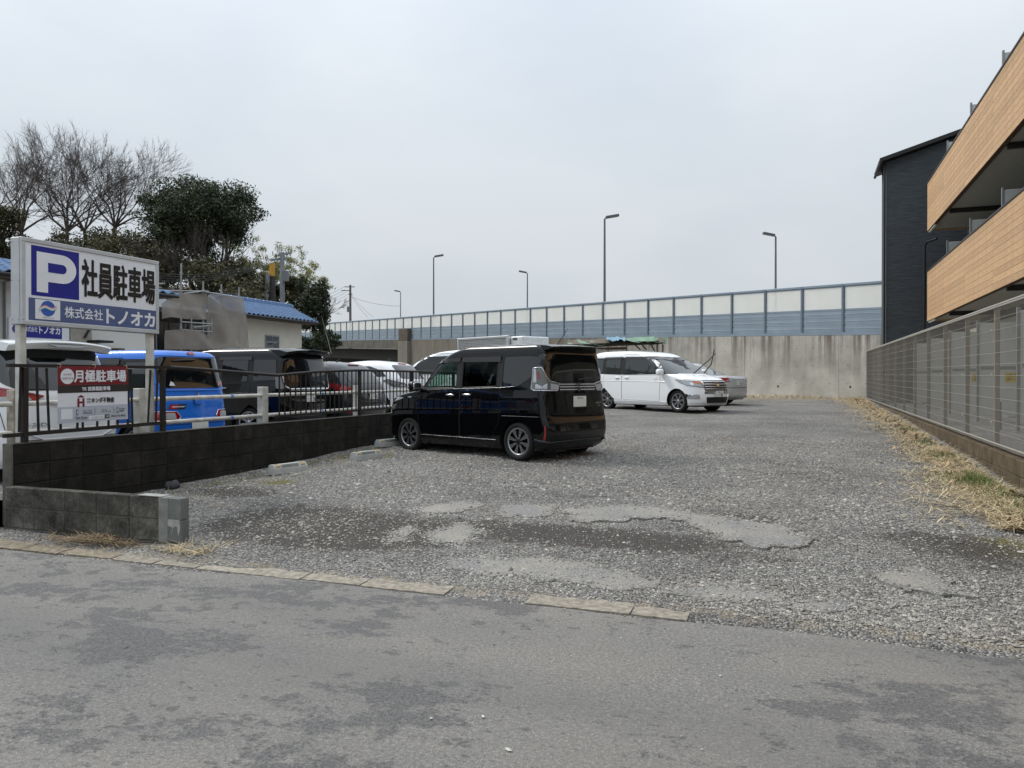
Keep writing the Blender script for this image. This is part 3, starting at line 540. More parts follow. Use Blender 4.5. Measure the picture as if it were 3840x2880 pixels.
for s, r in (('QRコードから', (.335, .185, .465, .215)), ('空車状況を確認', (.335, .145, .465, .175)), ('Web上で', (.61, .19, .69, .215)), ('申込・審査・契約', (.61, .15, .74, .18)), ('来店不要で', (.86, .185, .955, .215)), ('利用開始', (.86, .145, .935, .175)), ('Park Direct', (.235, .06, .395, .105)), ('https://www.park-direct.jp', (.235, .035, .395, .045)), ('050-3173-9036', (.745, .055, .955, .095))):
    text('lettering_small', s, bp(*r), B3, BBLK, bn, .012, .007)
strip('search_box', bp(.42, .04, .65, .105), BWHT, .006, 3); strip('search_button', bp(.652, .045, .72, .11), BBLK, .006, 2); text('lettering_small', 'パークダイレクト', bp(.46, .055, .63, .09), B3, BBLK, bn, .008, .009); text('lettering_small', '検索', bp(.665, .06, .708, .095), B3, BWHT, bn, .01, .009)
for x in (.255, .84):
    q = bp(x, .18, 0, 0); flat('phone_icon', [(q[0] - .012, q[1] - .03), (q[0] + .012, q[1] - .03), (q[0] + .012, q[1] + .03), (q[0] - .012, q[1] + .03)], B3, BBLK, bn, .006); flat('phone_screen', [(q[0] - .009, q[1] - .022), (q[0] + .009, q[1] - .022), (q[0] + .009, q[1] + .022), (q[0] - .009, q[1] + .022)], B3, BGRY, bn, .0075)
for x in (.5, .775): q = bp(x, .18, 0, 0); flat('chevron', [(q[0], q[1] - .035), (q[0] + .004, q[1] - .035), (q[0] + .016, q[1]), (q[0] + .004, q[1] + .035), (q[0], q[1] + .035), (q[0] + .012, q[1])], B3, BBLK, bn, .006)
for y in (.53, .96, 1.39): MB().tube([(.0, y, BZ1 - .02), (.02, y, BZ1), (.018, y, BZ1 + .018), (-.03, y, BZ1 + .022)], .003, 5).build('string', mat('string', (196, 180, 140), .9), bn)

# ------------------------------------------------------------------ wheel stops
WS = mat('wheel_stop_concrete', (172, 174, 170), .9, var=.12, scale=9, bump=.4, bscale=50); YEL = mat('reflector_yellow', (214, 158, 20), .4); WSD = mat('groove_dark', (66, 66, 66), .95)
def wheel_stop(p, rz, label):
    t = thing('wheel_stop', label, 'wheel stop', p, rz, 'concrete wheel stops by the block wall')
    prof = [(-.075, -.03), (.075, -.03), (.068, .045), (.035, .1), (-.035, .1), (-.068, .045)]
    MB().prism(prof, lambda a, b, d: (d, a, b), -.30, .30).build('body', WS, t)
    n = Vector((0, -.055, .033)).normalized()
    for k in range(3):
        f = .25 + .25 * k; y, z = -.068 + .033 * f, .045 + .055 * f; MB().bar((-.16, y - .0005, z + .0005), (.14, y - .0005, z + .0005), .004, .008, 0, n).build('groove', WSD, t)
    for x in (-.22, .22): MB().bar((x - .04, -.053, .073), (x + .04, -.053, .073), .008, .026, 0, (0, .055, -.033)).build('reflector', YEL, t); MB().bar((x - .03, -.01, .101), (x + .03, -.01, .101), .02, .006).build('top_reflector', YEL, t)
for (xd, yd, a, lb) in ((622, 1020, 0, 'grey wheel stop with yellow reflectors nearest the short block wall'), (791, 990, 0, 'grey wheel stop with yellow reflectors midway along the black wall'), (842, 966, -6, 'grey wheel stop half hidden by the black minivan front tyre')):
    u, v = on_ground(xd, yd); wheel_stop(L(u, v, float(lotz(u, np.array(v))) + .035), AL + R(90 - 12 + a) + 0, lb)

# ------------------------------------------------------------------ mesh fence on a block kerb (right)
fk = thing('kerb_wall', 'low brown block kerb wall under the mesh fence', 'wall', L(0, 9.8, 0), AL)
kb = MB().bbox(-.06, .06, .003, .397, .003, .197, .006).mesh('block', KBLOCK)
for c in range(2):
    for i in range(4, 75):
        u = i * .4; o = link('block', kb, None, fk); o.location = (random.uniform(-.003, .003), u + (.2 if c else 0), FB(u) - .05 - .2 * (c + 1)); o.rotation_euler = (.0068, 0, random.uniform(-.004, .004))
MB().bar((0, 1.7, FB(1.7) - .36), (0, 30, FB(30) - .36), .1, .55).build('mortar_core', mat('kerb_mortar', (84, 76, 62), .95), fk)
fe = thing('mesh_fence', 'tall grey-brown welded mesh fence along the right side of the lot', 'fence', L(0, 9.8, 0), AL)
FH, FU0, FU1 = 1.86, 0., 29.7
n = int((FU1 - FU0) / .05); vs = []; fs = []
for i in range(n):
    y = FU0 + i * .05; z0 = FB(y); b = len(vs); r = .0023
    for dz, kx in ((z0, 0), (z0 + FH, 0)):
        for a in (0, 2.094, 4.189): vs.append((r * math.cos(a), y + r * math.sin(a), dz))
    fs += [(b, b + 1, b + 4, b + 3), (b + 1, b + 2, b + 5, b + 4), (b + 2, b, b + 3, b + 5)]
link('vertical_wires', mesh_np('vertical_wires', vs, fs, FENCEM), None, fe)['kind'] = 'stuff'
for k in range(13):
    z = .02 + k * (FH - .04) / 12; MB().tube([(-.005, FU0, FB(FU0) + z), (-.005, FU1, FB(FU1) + z)], .0032 if 0 < k < 12 else .014, 6).build('horizontal_wire', mat('wire_light', (150, 146, 136), .5, metal=.2), fe)
MB().tube([(.02, FU0, FB(FU0) + FH + .015), (.02, FU1, FB(FU1) + FH + .015)], .02, 8).build('top_roll', mat('roll_light', (150, 147, 136), .55), fe); MB().tube([(.02, FU0, FB(FU0) + .0), (.02, FU1, FB(FU1) + .0)], .024, 8).build('bottom_roll', FENCEM, fe)
pm = MB().box(.0, .06, -.03, .03, -.25, FH + .0).mesh('post', FENCEP)
for i in range(15):
    y = .7 + i * 2.0; o = link('post', pm, None, fe); o.location = (.03, y, FB(y))
cl = MB().box(-.014, -.004, -.012, .012, -.008, .008).mesh('clip', mat('clip', (222, 222, 214), .5))
for i in range(15):
    for z in (.3, .95, 1.55):
        o = link('clip', cl, None, fe); y = .7 + i * 2.0; o.location = (0, y, FB(y) + z)

# ------------------------------------------------------------------ block of flats behind the fence
ap = thing('apartment_building', 'three-storey apartment block with wood-look balconies and charcoal wing', 'building', L(0, 0, 0), AL)
CREAM = mat('cream_wall', (196, 192, 180), .8, var=.06); SOFF = mat('balcony_soffit', (176, 174, 164), .85, var=.06); COPE = mat('dark_coping', (36, 34, 34), .45, metal=.3); PALE = mat('partition', (204, 204, 198), .6, var=.04); WIN = glass('window_glass', (30, 34, 38))
YA, YB = -6., 22.6
MB().box(12.7, 20, YA, 24.9, .3, 3.2).build('ground_floor_wall', CREAM, ap); MB().box(12.7, 20, YA, 24.9, 3.2, 9.2).build('upper_wall', CHAR, ap); MB().box(12.4, 20.4, YA - .5, 25, 9.2, 9.38).build('flat_roof', COPE, ap)
nb = 11
for z0, z1, nm in ((3.39, 5.03, 'lower'), (6.30, 7.88, 'upper')):
    bh = (z1 - .05 - z0) / nb; bme = MB().bbox(-.016, 0, .002, 3.028, .003, bh, .003).mesh('siding_board', WOOD); eme = MB().bbox(0, 1.46, -.016, 0, .003, bh, .003).mesh('end_board', WOOD)
    for r_ in range(nb):
        for k in range(10):
            y = YB - 3.03 * (k + 1)
            if y < YA - 2: continue
            o = link('siding_board', bme, None, ap); o.location = (11.2, y, z0 + r_ * bh)
        o = link('end_board', eme, None, ap); o.location = (11.2, YB + .018, z0 + r_ * bh)
    MB().box(11.2, 11.3, YA, YB, z0 + .004, z1 - .05).build('parapet_core', mat('joint_dark', (86, 62, 40), .9), ap)
    MB().bbox(11.165, 11.335, YA, YB + .03, z1 - .05, z1, .006).build('coping', COPE, ap); MB().bbox(11.3, 11.345, YA, YB, z1 - .1, z1 - .051, .004).build('coping_trim', PALE, ap)
    MB().box(11.301, 12.7, YA, YB - .01, z0 + .06, z0 + .2).build('balcony_slab', SOFF, ap)
    MB().bbox(11.22, 11.28, YB - 1.2, YB - .02, z0 - .05, z0 - .001, .004).build('drip_edge', PALE, ap)
    for y in (19.4, 12.9, 6.4): MB().box(11.32, 12.69, y, y + .12, z0 - .06, z0 + .058).build('soffit_beam', mat('beam_dark', (44, 42, 40), .6), ap)
    for y in (20.2, 16.9, 13.6, 10.3, 7.0):
        f = MB().bbox(11.40, 12.62, y - .02, y + .02, z0 + .25, z0 + 2.15, .004).build('partition_panel', PALE, ap); MB().box(11.36, 11.40, y - .03, y + .03, z0 + .2, z0 + 2.2).build('panel_frame', GALV, f)
    for y in (18.2, 14.9, 11.6, 8.3, 5.0):
        wd = MB().box(12.66, 12.699, y - .9, y + .9, z0 + .25, z0 + 2.2).build('window', GALV, ap); MB().box(12.64, 12.659, y - .84, y - .02, z0 + .3, z0 + 2.15).build('pane', WIN, wd); MB().box(12.64, 12.659, y + .02, y + .84, z0 + .3, z0 + 2.15).build('pane', WIN, wd)
    for y in (17.6, 19.1, 14.2): MB().tube([(11.95, y - .5, z1 + .30), (11.95, y + .5, z1 + .30)], .016, 6).build('laundry_pole', GALV, ap)
YLW = mat('yellow_label', (206, 178, 46), .6)
for y in (23.5, 20.2, 16.9, 13.6, 10.3, 7.0):
    f = MB().bbox(10.95, 12.5, y - .02, y + .02, .74, 2.72, .004).build('ground_partition', PALE, ap)
    MB().box(10.9, 10.95, y - .035, y + .035, .6, 2.78).build('panel_frame', GALV, f); MB().box(10.98, 12.48, y - .025, y - .021, 1.72, 1.79).build('middle_rail', GALV, f)
    lb_ = MB().box(11.42, 12.06, y - .026, y - .021, 1.45, 1.66).build('caution_label', YLW, f)
    for k, s in enumerate(('非常の際はここを破って', '隣戸へ避難できます')): text('caution_text', s, (11.46, 1.57 - .09 * k, 12.02, 1.63 - .09 * k), lambda a, b, d, y=y: (a, y - .0275, b), BBLK, f, .01)
for y in (21.8, 18.5, 15.2, 11.9, 8.6):
    wd = MB().box(12.66, 12.699, y - .9, y + .9, .8, 2.8).build('window', DARK, ap); MB().box(12.64, 12.659, y - .85, y + .85, .85, 2.75).build('pane', WIN, wd)
for y in (10.9,): MB().tube([(10.75, y, .5), (10.75, y, 1.1)], .05, 8).build('pipe_stub', mat('pipe_bluegrey', (120, 124, 150), .5), ap)
acm = mat('outdoor_unit', (196, 196, 190), .6)
for y in (9.1, 15.6, 19.2): MB().bbox(11.9, 12.25, y, y + .8, .62, 1.17, .02).build('outdoor_unit', acm, ap)
WU = 24.9
MB().prism([(10.2, .3), (20, .3), (20, 9.0), (18, 9.3), (14.2, 10.42), (10.2, 9.22)], lambda a, b, d: (a, d, b), WU, WU + 1.6).build('wing_wall', CHAR, ap)
rf = MB().prism([(9.98, 9.17), (14.2, 10.44), (14.2, 10.58), (9.96, 9.30)], lambda a, b, d: (a, d, b), WU - .35, WU + 1.9).build('wing_roof', COPE, ap)
MB().prism([(14.21, 10.44), (20.4, 8.55), (20.4, 8.7), (14.21, 10.58)], lambda a, b, d: (a, d, b), WU - .35, WU + 1.9).build('roof_slope', COPE, rf)
for k in range(0): MB().bbox(10.0 + .5 * k, 10.55 + .5 * k, WU - .37, WU - .34, 9.16 + .15 * k, 9.31 + .15 * k, .01).build('verge_piece', COPE, rf)
MB().tube([(10.14, WU - .06, .5), (10.14, WU - .06, 9.2)], .035, 8).build('downpipe', DARK, ap); MB().tube([(9.98, WU - .4, 9.14), (9.98, WU + 1.8, 9.14)], .05, 8).build('gutter', DARK, ap)
MB().tube([(11.3, 24.0, .6), (11.3, 24.0, 6.05), (11.36, 23.9, 6.16), (11.6, 23.55, 6.2)], .04, 8).build('downpipe', DARK, ap); MB().tube([(11.4, 23.6, 3.2), (11.8, 23.3, 3.3), (12.6, 23.0, 3.32)], .04, 8).build('downpipe', DARK, ap)
MB().bbox(12.4, 12.65, WU - .3, WU - .02, 5.2, 5.5, .01).build('vent_hood', DARK, ap); MB().tube([(12.35, WU - .12, 7.6), (12.35, WU - .12, 8.8), (12.6, WU - .3, 8.9)], .04, 8).build('downpipe', DARK, ap)

# ------------------------------------------------------------------ elevated road with noise barrier
BD = Vector((-.51, .86, 0)).normalized(); BA = math.atan2(BD.y, BD.x); BS = .0405; BZ = 3.325
BP = Vector((13.5, 31.5, 0))                    # local x runs along the road to the left, local y faces the camera
nbr = thing('noise_barrier', 'blue-grey highway noise barrier with milky upper panes', 'noise barrier', BP + Vector((0, 0, BZ)), BA)
def shear(mb): mb.v = [(x, y, z + BS * x) for x, y, z in mb.v]; return mb
pane = shear(MB().box(.06, 1.94, -.012, .012, 1.075, 1.96)).mesh('milky_pane', MILKY); fr_ = shear(MB().box(.05, 1.95, -.03, .03, 1.0, 1.075).box(.05, 1.95, -.03, .03, 1.96, 2.0)).mesh('pane_frame', STEEL)
def panelmesh(z0, z1):
    mb = MB(); h = z1 - z0
    mb.prism([(.03, z0 + .004), (.035, z0 + .004), (.035, z0 + .5 * h - .012), (.045, z0 + .5 * h), (.035, z0 + .5 * h + .012), (.03, z1 - .02), (.0, z1 - .004), (-.04, z1 - .004), (-.04, z0 + .004)], lambda a, b, d: (d, a, b), .052, 1.948); return shear(mb).mesh('panel', STEEL)
pms = [panelmesh(a, b) for a, b in ((.12, .43), (.43, .72), (.72, 1.0))]
sk = shear(MB().box(-.0, 2.0, -.04, .07, -.0, .115)).mesh('base_skirt', STEEL); cap = shear(MB().bbox(.001, 1.999, -.06, .06, 2.0, 2.1, .012)).mesh('top_cap', STEEL)
pst = MB().box(-.05, .05, .058, .068, .06, 2.06).box(-.006, .006, -.05, .058, .06, 2.06).box(-.05, .05, -.062, -.052, .06, 2.06).mesh('post', STEELD)
for i in range(-4, 46):
    lo = (2 * i, 0, BS * 2 * i)
    for nm, me in (('milky_pane', pane), ('pane_frame', fr_), ('panel', pms[0]), ('panel', pms[1]), ('panel', pms[2]), ('base_skirt', sk), ('top_cap', cap), ('post', pst)): link(nm, me, None, nbr, lo)
rw = thing('retaining_wall', 'tall rain-streaked concrete retaining wall below the noise barrier', 'wall', BP, BA)
for i in range(-2, 9):
    x0, x1 = 5 * i + .14, 5 * i + 5.13; n = 24; zs = np.linspace(.3, 1, 14)
    mb = MB(); vt = []; xs = np.linspace(x0, x1, n)
    for x in xs:
        for k in range(14): vt.append((x, .12, .3 + (BZ - .012 + BS * x - .3) * k / 13))
    mb.add(vt, [(a * 14 + k, a * 14 + 14 + k, a * 14 + 15 + k, a * 14 + k + 1) for a in range(n - 1) for k in range(13)])
    mb.add([(x0, .12, .3), (x0, .12, BZ + BS * x0 - .012), (x0, -.3, BZ + BS * x0 - .012), (x0, -.3, .3), (x1, .12, .3), (x1, .12, BZ + BS * x1 - .012), (x1, -.3, BZ + BS * x1 - .012), (x1, -.3, .3)], [(0, 1, 2, 3), (4, 5, 6, 7), (1, 2, 6, 5)])
    o = mb.build('wall_panel', CONC, rw); a_ = o.data.attributes.new('top', 'FLOAT', 'POINT')
    a_.data.foreach_set('value', [max(0., 1 - ((BZ + BS * q.co.x) - q.co.z) / 2.2) for q in o.data.vertices])
    for r_ in range(3):
        for k in range(6):
            if random.random() < .75: MB().tube([(x0 + .42 + k * .83, .1215, 1.35 + .75 * r_ + (BS * x0 if i > 2 else 0)), (x0 + .42 + k * .83, .11, 1.35 + .75 * r_ + (BS * x0 if i > 2 else 0))], .022, 6).build('tie_hole', mat('hole_dark', (70, 66, 60), .95), rw)
for x in (1.2, -2.4): MB().tube([(x + 2.0, .122, 1.22), (x + 2.0, .1, 1.22)], .05, 10).build('weep_hole', DARK, rw)
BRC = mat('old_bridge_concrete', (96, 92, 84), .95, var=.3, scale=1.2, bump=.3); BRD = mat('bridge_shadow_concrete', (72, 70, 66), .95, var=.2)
br = thing('road_bridge', 'grey concrete bridge span carrying the road left of the abutment', 'bridge', BP, BA)
shear(MB().box(44.1, 46.3, -.4, .45, 2.0 - .8, BZ - .1)).build('abutment', CONC, br); shear(MB().bbox(44.15, 46.25, -.3, .4, BZ - .098, BZ + 1.0, .03)).build('end_pillar', mat('dark_pillar', (86, 78, 68), .95, var=.25, scale=2), br)
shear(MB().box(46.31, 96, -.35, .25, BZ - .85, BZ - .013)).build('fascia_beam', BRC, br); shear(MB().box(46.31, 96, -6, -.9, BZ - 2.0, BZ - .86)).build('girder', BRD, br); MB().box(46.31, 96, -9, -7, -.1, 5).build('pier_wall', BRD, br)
shear(MB().box(-9, 96, -14, -.42, BZ - .5, BZ + .05)).build('road_deck', ROAD, None, BP, BA, 'structure')
nb2 = thing('far_barrier', 'far parapet on the other side of the elevated road', 'noise barrier', BP, BA); shear(MB().box(-9, 96, -14.2, -14.05, BZ - .3, BZ + .9)).build('parapet', STEEL, nb2)
LAMPS = [(16.2, -.25, 1, 'tall street lamp standing highest, rising above the barrier at the centre'), (40, -.25, 1, 'tall street lamp on the barrier left of the black minivan roof'), (14.3, -12.7, -1, 'street lamp nearest the apartment block behind the noise barrier'), (44.9, -12.7, -1, 'shorter street lamp beyond the barrier between the two tall ones'), (77.4, -12.7, -1, 'small distant street lamp at the low left end of the barrier')]
for s, y, sd_, lb in LAMPS:
    t = thing('street_lamp', lb, 'street lamp', BP + BD * s + Vector((0, 0, BZ + BS * s)), BA, 'street lamps along the elevated road'); t.rotation_euler = (0, 0, BA); t.location = BP + BD * s + Vector((-BD.y, BD.x, 0)) * y + Vector((0, 0, BZ + BS * s))
    H = 7.1 if y > -1 else 7.0; nrm = -sd_
    MB().tube([(0, 0, 0), (0, 0, H * .5), (0, 0, H - .1)], [.085, .07, .055], 8).build('pole', mat('lamp_pole', (104, 112, 118), .5, metal=.4), t)
    dx, dy = (-.25, -.5) if sd_ > 0 else (.25, .5)
    MB().tube([(0, 0, H - .12), (dx * .2, dy * .2, H)], .04, 6).build('arm', DARK, t)
    MB().bar((dx * .15, dy * .15, H - .01), (dx * 1.5, dy * 1.5, H + .13), .26, .13).build('lamp_head', mat('lamp_head', (92, 94, 94), .5, metal=.2), t); MB().bar((dx * .5, dy * .5, H - .045), (dx * 1.4, dy * 1.4, H + .045), .18, .02).build('lens', mat('lamp_lens', (176, 178, 176), .3), t)

# ------------------------------------------------------------------ houses, scaffold, sheds at the left and back
TILE = mat('blue_tile', (92, 122, 160), .4, var=.15, scale=5, rand=.12); STUC = mat('cream_stucco', (206, 202, 190), .92, var=.08, scale=1.5, bump=.4, bscale=60, c2=(216, 212, 200)); STUC2 = mat('white_stucco', (218, 218, 214), .9, var=.06, scale=1)
def tile_mesh(w, h):                              # one wavy roof tile
    n = 6; vs = []
    for j in (0, 1):
        for i in range(n + 1):
            t = i / n; z = .035 * math.sin(t * 6.283) + (.03 if j == 0 else 0); vs.append((t * w, j * h, z))
    vs += [(x, y, z - .03) for x, y, z in vs[:n + 1]]; mb = MB(); mb.add(vs, [(i, i + 1, n + 2 + i, n + 1 + i) for i in range(n)] + [(i, i + 1, 2 * n + 3 + i, 2 * n + 2 + i) for i in range(n)], 0, True); return mb.mesh('roof_tile', TILE)
def tiled_slope(par, y0, y1, xe, ze, xr, zr, cols, rows, skew=0):
    """tiles between eave (xe, ze) and ridge (xr, zr), laid from y0 to y1"""
    dl = math.hypot(xr - xe, zr - ze); w_, h_ = (y1 - y0) / cols, dl / rows; tm = tile_mesh(w_, h_ * 1.06); ang = math.atan2(zr - ze, abs(xr - xe))
    MB().add([(xe, y0, ze - .04), (xe, y1, ze - .04), (xr, y1 + skew, zr - .04), (xr, y0 + skew, zr - .04)], [(0, 1, 2, 3)]).build('roof_deck', mat('roof_deck', (50, 54, 62), .9), par)
    for r_ in range(rows):
        for c in range(cols):
            o = link('roof_tile', tm, None, par); f = r_ / rows; o.location = (xe + (xr - xe) * f, y0 + skew * f + c * w_, ze + (zr - ze) * f); o.rotation_euler = (ang, 0, R(90)); o.scale = (1, 1, 1)
sh = thing('tiled_shed', 'cream stucco house with bright blue tiled roof and small window', 'house', L(0, 0, 0), AL)
SV, SA, SB = -12., 17.0, 21.5
MB().prism([(SV, 0), (SV - 5, 0), (SV - 5, 3.85), (SV - .5, 3.9), (SV, 3.85)], lambda a, b, d: (a, d, b), SA, SB).build('wall', STUC, sh)
tiled_slope(sh, SA - .2, SB + .45, SV + .5, 3.93, SV - 2.5, 4.8, 20, 11, 2.3)
MB().add([(SV - 5.5, SA + 4.2, 3.8), (SV - 5.5, SB + 4.6, 3.8), (SV - 2.5, SB + 2.75, 4.8), (SV - 2.5, SA + 2.1, 4.8)], [(0, 1, 2, 3)]).build('rear_slope', TILE, sh)
MB().tube([(SV - 2.5, SA + 2.1, 4.85), (SV - 2.5, SB + 2.77, 4.85)], .1, 8).build('ridge', TILE, sh); MB().tube([(SV + .55, SA, 3.85), (SV + .55, SB + .4, 3.85)], .05, 6).build('gutter', DARK, sh); MB().bbox(SV + .05, SV + .48, SA - .1, SB + .4, 3.80, 3.86, .01).build('eave_board', mat('eave_wood', (96, 84, 72), .8), sh)
for k in range(10):
    o = MB().bbox(-.09, .09, .01, .5, -.05, .09, .03).build('ridge_tile', TILE, sh); o.location = (SV - 2.5, SA + 2.1 + k * .51, 4.88)
wd = MB().box(SV - .01, SV + .03, 19.15, 20.0, 2.62, 3.25).build('window', GALV, sh)
for a, b in ((19.19, 19.56), (19.59, 19.96)): MB().box(SV + .031, SV + .036, a, b, 2.67, 3.2).build('pane', glass('grey_pane', (70, 76, 80)) if 'grey_pane' not in MATS else MATS['grey_pane'], wd)
MB().box(SV, SV + .07, 19.05, 20.08, 2.57, 2.615).build('sill', GALV, wd)
hs = thing('stucco_house', 'pale stucco house with blue-grey roof behind the parking sign', 'house', L(0, 0, 0), AL)
HV = -10.2
MB().prism([(HV, 0), (HV - 7, 0), (HV - 7, 4.0), (HV - 3.5, 4.8), (HV, 4.0)], lambda a, b, d: (a, d, b), -2, 11.9).build('wall', STUC2, hs)
tiled_slope(hs, -2.4, 12.2, HV + .65, 3.98, HV - 3.5, 4.9, 42, 7)
MB().add([(HV - 7.6, -2.4, 3.98), (HV - 7.6, 12.2, 3.98), (HV - 3.5, 12.2, 4.9), (HV - 3.5, -2.4, 4.9)], [(0, 1, 2, 3)]).build('rear_slope', TILE, hs)
MB().bbox(HV + .05, HV + .62, -2.2, 12.0, 3.85, 3.92, .01).build('eave_board', mat('eave_wood', (96, 84, 72), .8), hs); MB().tube([(HV + .7, -2.3, 3.9), (HV + .7, 12.1, 3.9)], .05, 6).build('gutter', DARK, hs)
MB().tube([(HV + .06, 7.36, 1), (HV + .06, 7.36, 3.8), (HV + .6, 7.36, 3.88)], .035, 6).build('downpipe', mat('grey_pipe', (120, 120, 118), .6), hs)
MB().prism([(HV + .0, 2.42), (HV + .9, 2.2), (HV + .9, 2.26), (HV + .0, 2.52)], lambda a, b, d: (a, d, b), 4.3, 6.8).build('awning', mat('awning_dark', (70, 70, 72), .6), hs)
MB().box(HV + .012, HV + .06, 9.12, 9.75, 2.2, 3.3).build('wall_panel', mat('beige_panel', (160, 156, 146), .8), hs); MB().tube([(HV + .1, 9.5, 2.6), (HV + .1, 9.66, 2.85), (HV + .1, 9.66, 3.2)], .03, 6).build('bracket', DARK, hs)
MB().bbox(HV + .02, HV + .3, 10.4, 10.6, 2.24, 2.36, .01).build('vent_box', mat('vent_brown', (70, 52, 44), .7), hs)
MB().bbox(HV + .02, HV + .5, 9.6, 10.05, 2.48, 2.54, .01).build('porch_roof', DARK, hs)
s2 = thing('firm_sign', 'blue wall sign with white lettering on the pale house', 'sign', L(0, HV, 0), AL)
q0, q1 = 7.80, 8.87
MB().bbox(.01, .06, q0 - .32, q1 + .22, 2.44, 3.0, .01).build('board', SIGNW, s2); W3 = lambda a, b, d: (d, a, b)
flat('blue_field', [(q0, 2.53), (q1, 2.53), (q1, 2.93), (q0, 2.93)], W3, BLUE, s2, .063); text('lettering_white', '株式会社', (q0 + .05, 2.67, q0 + .40, 2.80), W3, SIGNW, s2, .012, .066); text('lettering_large', 'トノオカ', (q0 + .44, 2.64, q1 - .05, 2.82), W3, SIGNW, s2, .035, .066)
flat('logo_disc', circle(q0 - .14, 2.72, .11, .11), W3, mat('logo_purple', (88, 60, 130), .5), s2, .063)
# scaffold with dust nets
scf = thing('scaffold', 'steel pipe scaffold wrapped in grey dust nets against a house', 'scaffold', L(0, 0, 0), AL)
s_ = NT('dust_net'); s_.p.inputs['Base Color'].default_value = lin((140, 134, 127)); s_.set(Roughness=.9); t_ = s_.n('ShaderNodeBsdfTransparent'); m_ = s_.n('ShaderNodeMixShader'); s_.l(s_.ramp(s_.noise(s_.coord(), .8, 3), [(.3, .10), (.7, .2)]), m_.inputs[0]); s_.l(s_.p.outputs[0], m_.inputs[1]); s_.l(t_.outputs[0], m_.inputs[2]); s_.l(m_.outputs[0], s_.out.inputs[0])
s_.col(s_.ramp(s_.noise(s_.coord(), .7, 4), [(.3, lin((128, 122, 115))), (.7, lin((158, 151, 143)))]))
NET = s_.m; PV = -11.0
def on_plane(x, y, v):                            # photo pixel on the upright plane at distance v across the lot
    r_ = (x - 1920) / F; u = (r_ * (P0.y + V.y * v) - (P0.x + V.x * v)) / (U.x - r_ * U.y); return u, CAMZ + (HZ - y) / F * (P0.y + U.y * u + V.y * v)
def z2(x, y): return on_plane(560 + x * .3165, 900 + y * .3165, PV)
for i, (x, yt, yb, dv) in enumerate(((140, 390, 1300, -.9), (380, 280, 1300, 0), (640, 490, 1300, 0), (855, 525, 1300, 0), (1063, 560, 1300, 0), (285, 930, 1300, .3), (410, 930, 1300, .3), (345, 465, 700, -.9), (120, 480, 700, -.9), (650, 930, 1300, .3))):
    u, zt = z2(x, yt); MB().tube([(PV + dv, u, .3), (PV + dv, u, zt)], .026, 7).build('upright_pole', GALV, scf)
    for zc in (zt - .35, zt - 1.4, zt - 2.5): MB().tube([(PV + dv, u, zc), (PV + dv, u, zc + .1)], .042, 7).build('coupler', GALV, scf)
for (x0, y0, x1, y1, dv) in ((110, 590, 820, 605, -.4), (380, 640, 650, 605, .05), (640, 615, 1075, 690, .05), (110, 490, 440, 505, -.9), (120, 520, 400, 550, -.9), (280, 975, 650, 1000, .35), (280, 1065, 650, 1095, .35), (390, 770, 650, 805, .05), (650, 810, 1080, 855, .05), (420, 1040, 640, 1015, .35)):
    a, za = z2(x0, y0); b, zb_ = z2(x1, y1); MB().tube([(PV + dv, a, za), (PV + dv, b, zb_)], .024, 7).build('ledger_pipe', GALV, scf)
def net(poly, v, sag=.06, seed=0):
    p = [on_plane(560 + x * .3165, 900 + y * .3165, PV) for x, y in poly]; us = [q[0] for q in p]; zs = [q[1] for q in p]
    pts = [Vector(q) for q in p]; n = len(pts)
    for a in np.arange(min(us), max(us), .16):
        for b in np.arange(min(zs), max(zs), .16):
            if inpoly(np.array([a]), np.array([b]), p)[0]: pts.append(Vector((a, b)))
    r_ = delaunay_2d_cdt(pts, [(i, (i + 1) % n) for i in range(n)], [], 1, 1e-4)
    mb = MB().add([(v + sag * (2.2 * float(fbm(np.array(q.x * 1.1 + q.y * .6), np.array(q.y * .35 + seed), 3, 50 + seed)) - 1.1) + .04 * math.sin(q.x * 5 + q.y * 3.1 + seed), q.x, q.y) for q in r_[0]], r_[2], 0, True); return mb.build('dust_net', NET, scf)
net([(110, 760), (290, 615), (400, 640), (650, 630), (650, 945), (400, 938), (210, 915), (120, 935)], PV + .12, .2, 1); net([(655, 640), (860, 655), (1070, 690), (1085, 920), (1090, 1300), (665, 1300), (662, 950)], PV + .13, .14, 2)
net([(60, 1075), (285, 1060), (290, 1300), (60, 1300)], PV + .45, .14, 3); net([(292, 1065), (420, 1070), (640, 1165), (660, 1300), (300, 1300)], PV + .46, .16, 4); net([(1092, 870), (1130, 960), (1140, 1300), (1095, 1300)], PV + .1, .1, 5)
net([(130, 540), (345, 520), (350, 690), (130, 700)], PV - .95, .05, 6)
hb = thing('scaffolded_house', 'dark house front half hidden behind the scaffold nets', 'house', L(0, 0, 0), AL)
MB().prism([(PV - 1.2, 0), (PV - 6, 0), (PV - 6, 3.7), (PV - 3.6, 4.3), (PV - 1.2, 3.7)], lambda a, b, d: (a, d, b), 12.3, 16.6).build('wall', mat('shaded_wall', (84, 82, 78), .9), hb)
MB().prism([(PV - .6, 3.65), (PV - 3.6, 4.35), (PV - 3.6, 4.5), (PV - .55, 3.8)], lambda a, b, d: (a, d, b), 12.25, 16.7).build('roof', mat('grey_roof', (86, 90, 98), .6, var=.2), hb)
MB().box(PV - 1.18, PV - 1.14, 12.5, 16.2, 1.9, 3.4).build('window', glass('opening_shade', (24, 28, 34)), hb)  # window enlarged into a dark panel, the opening's shade put into its colour

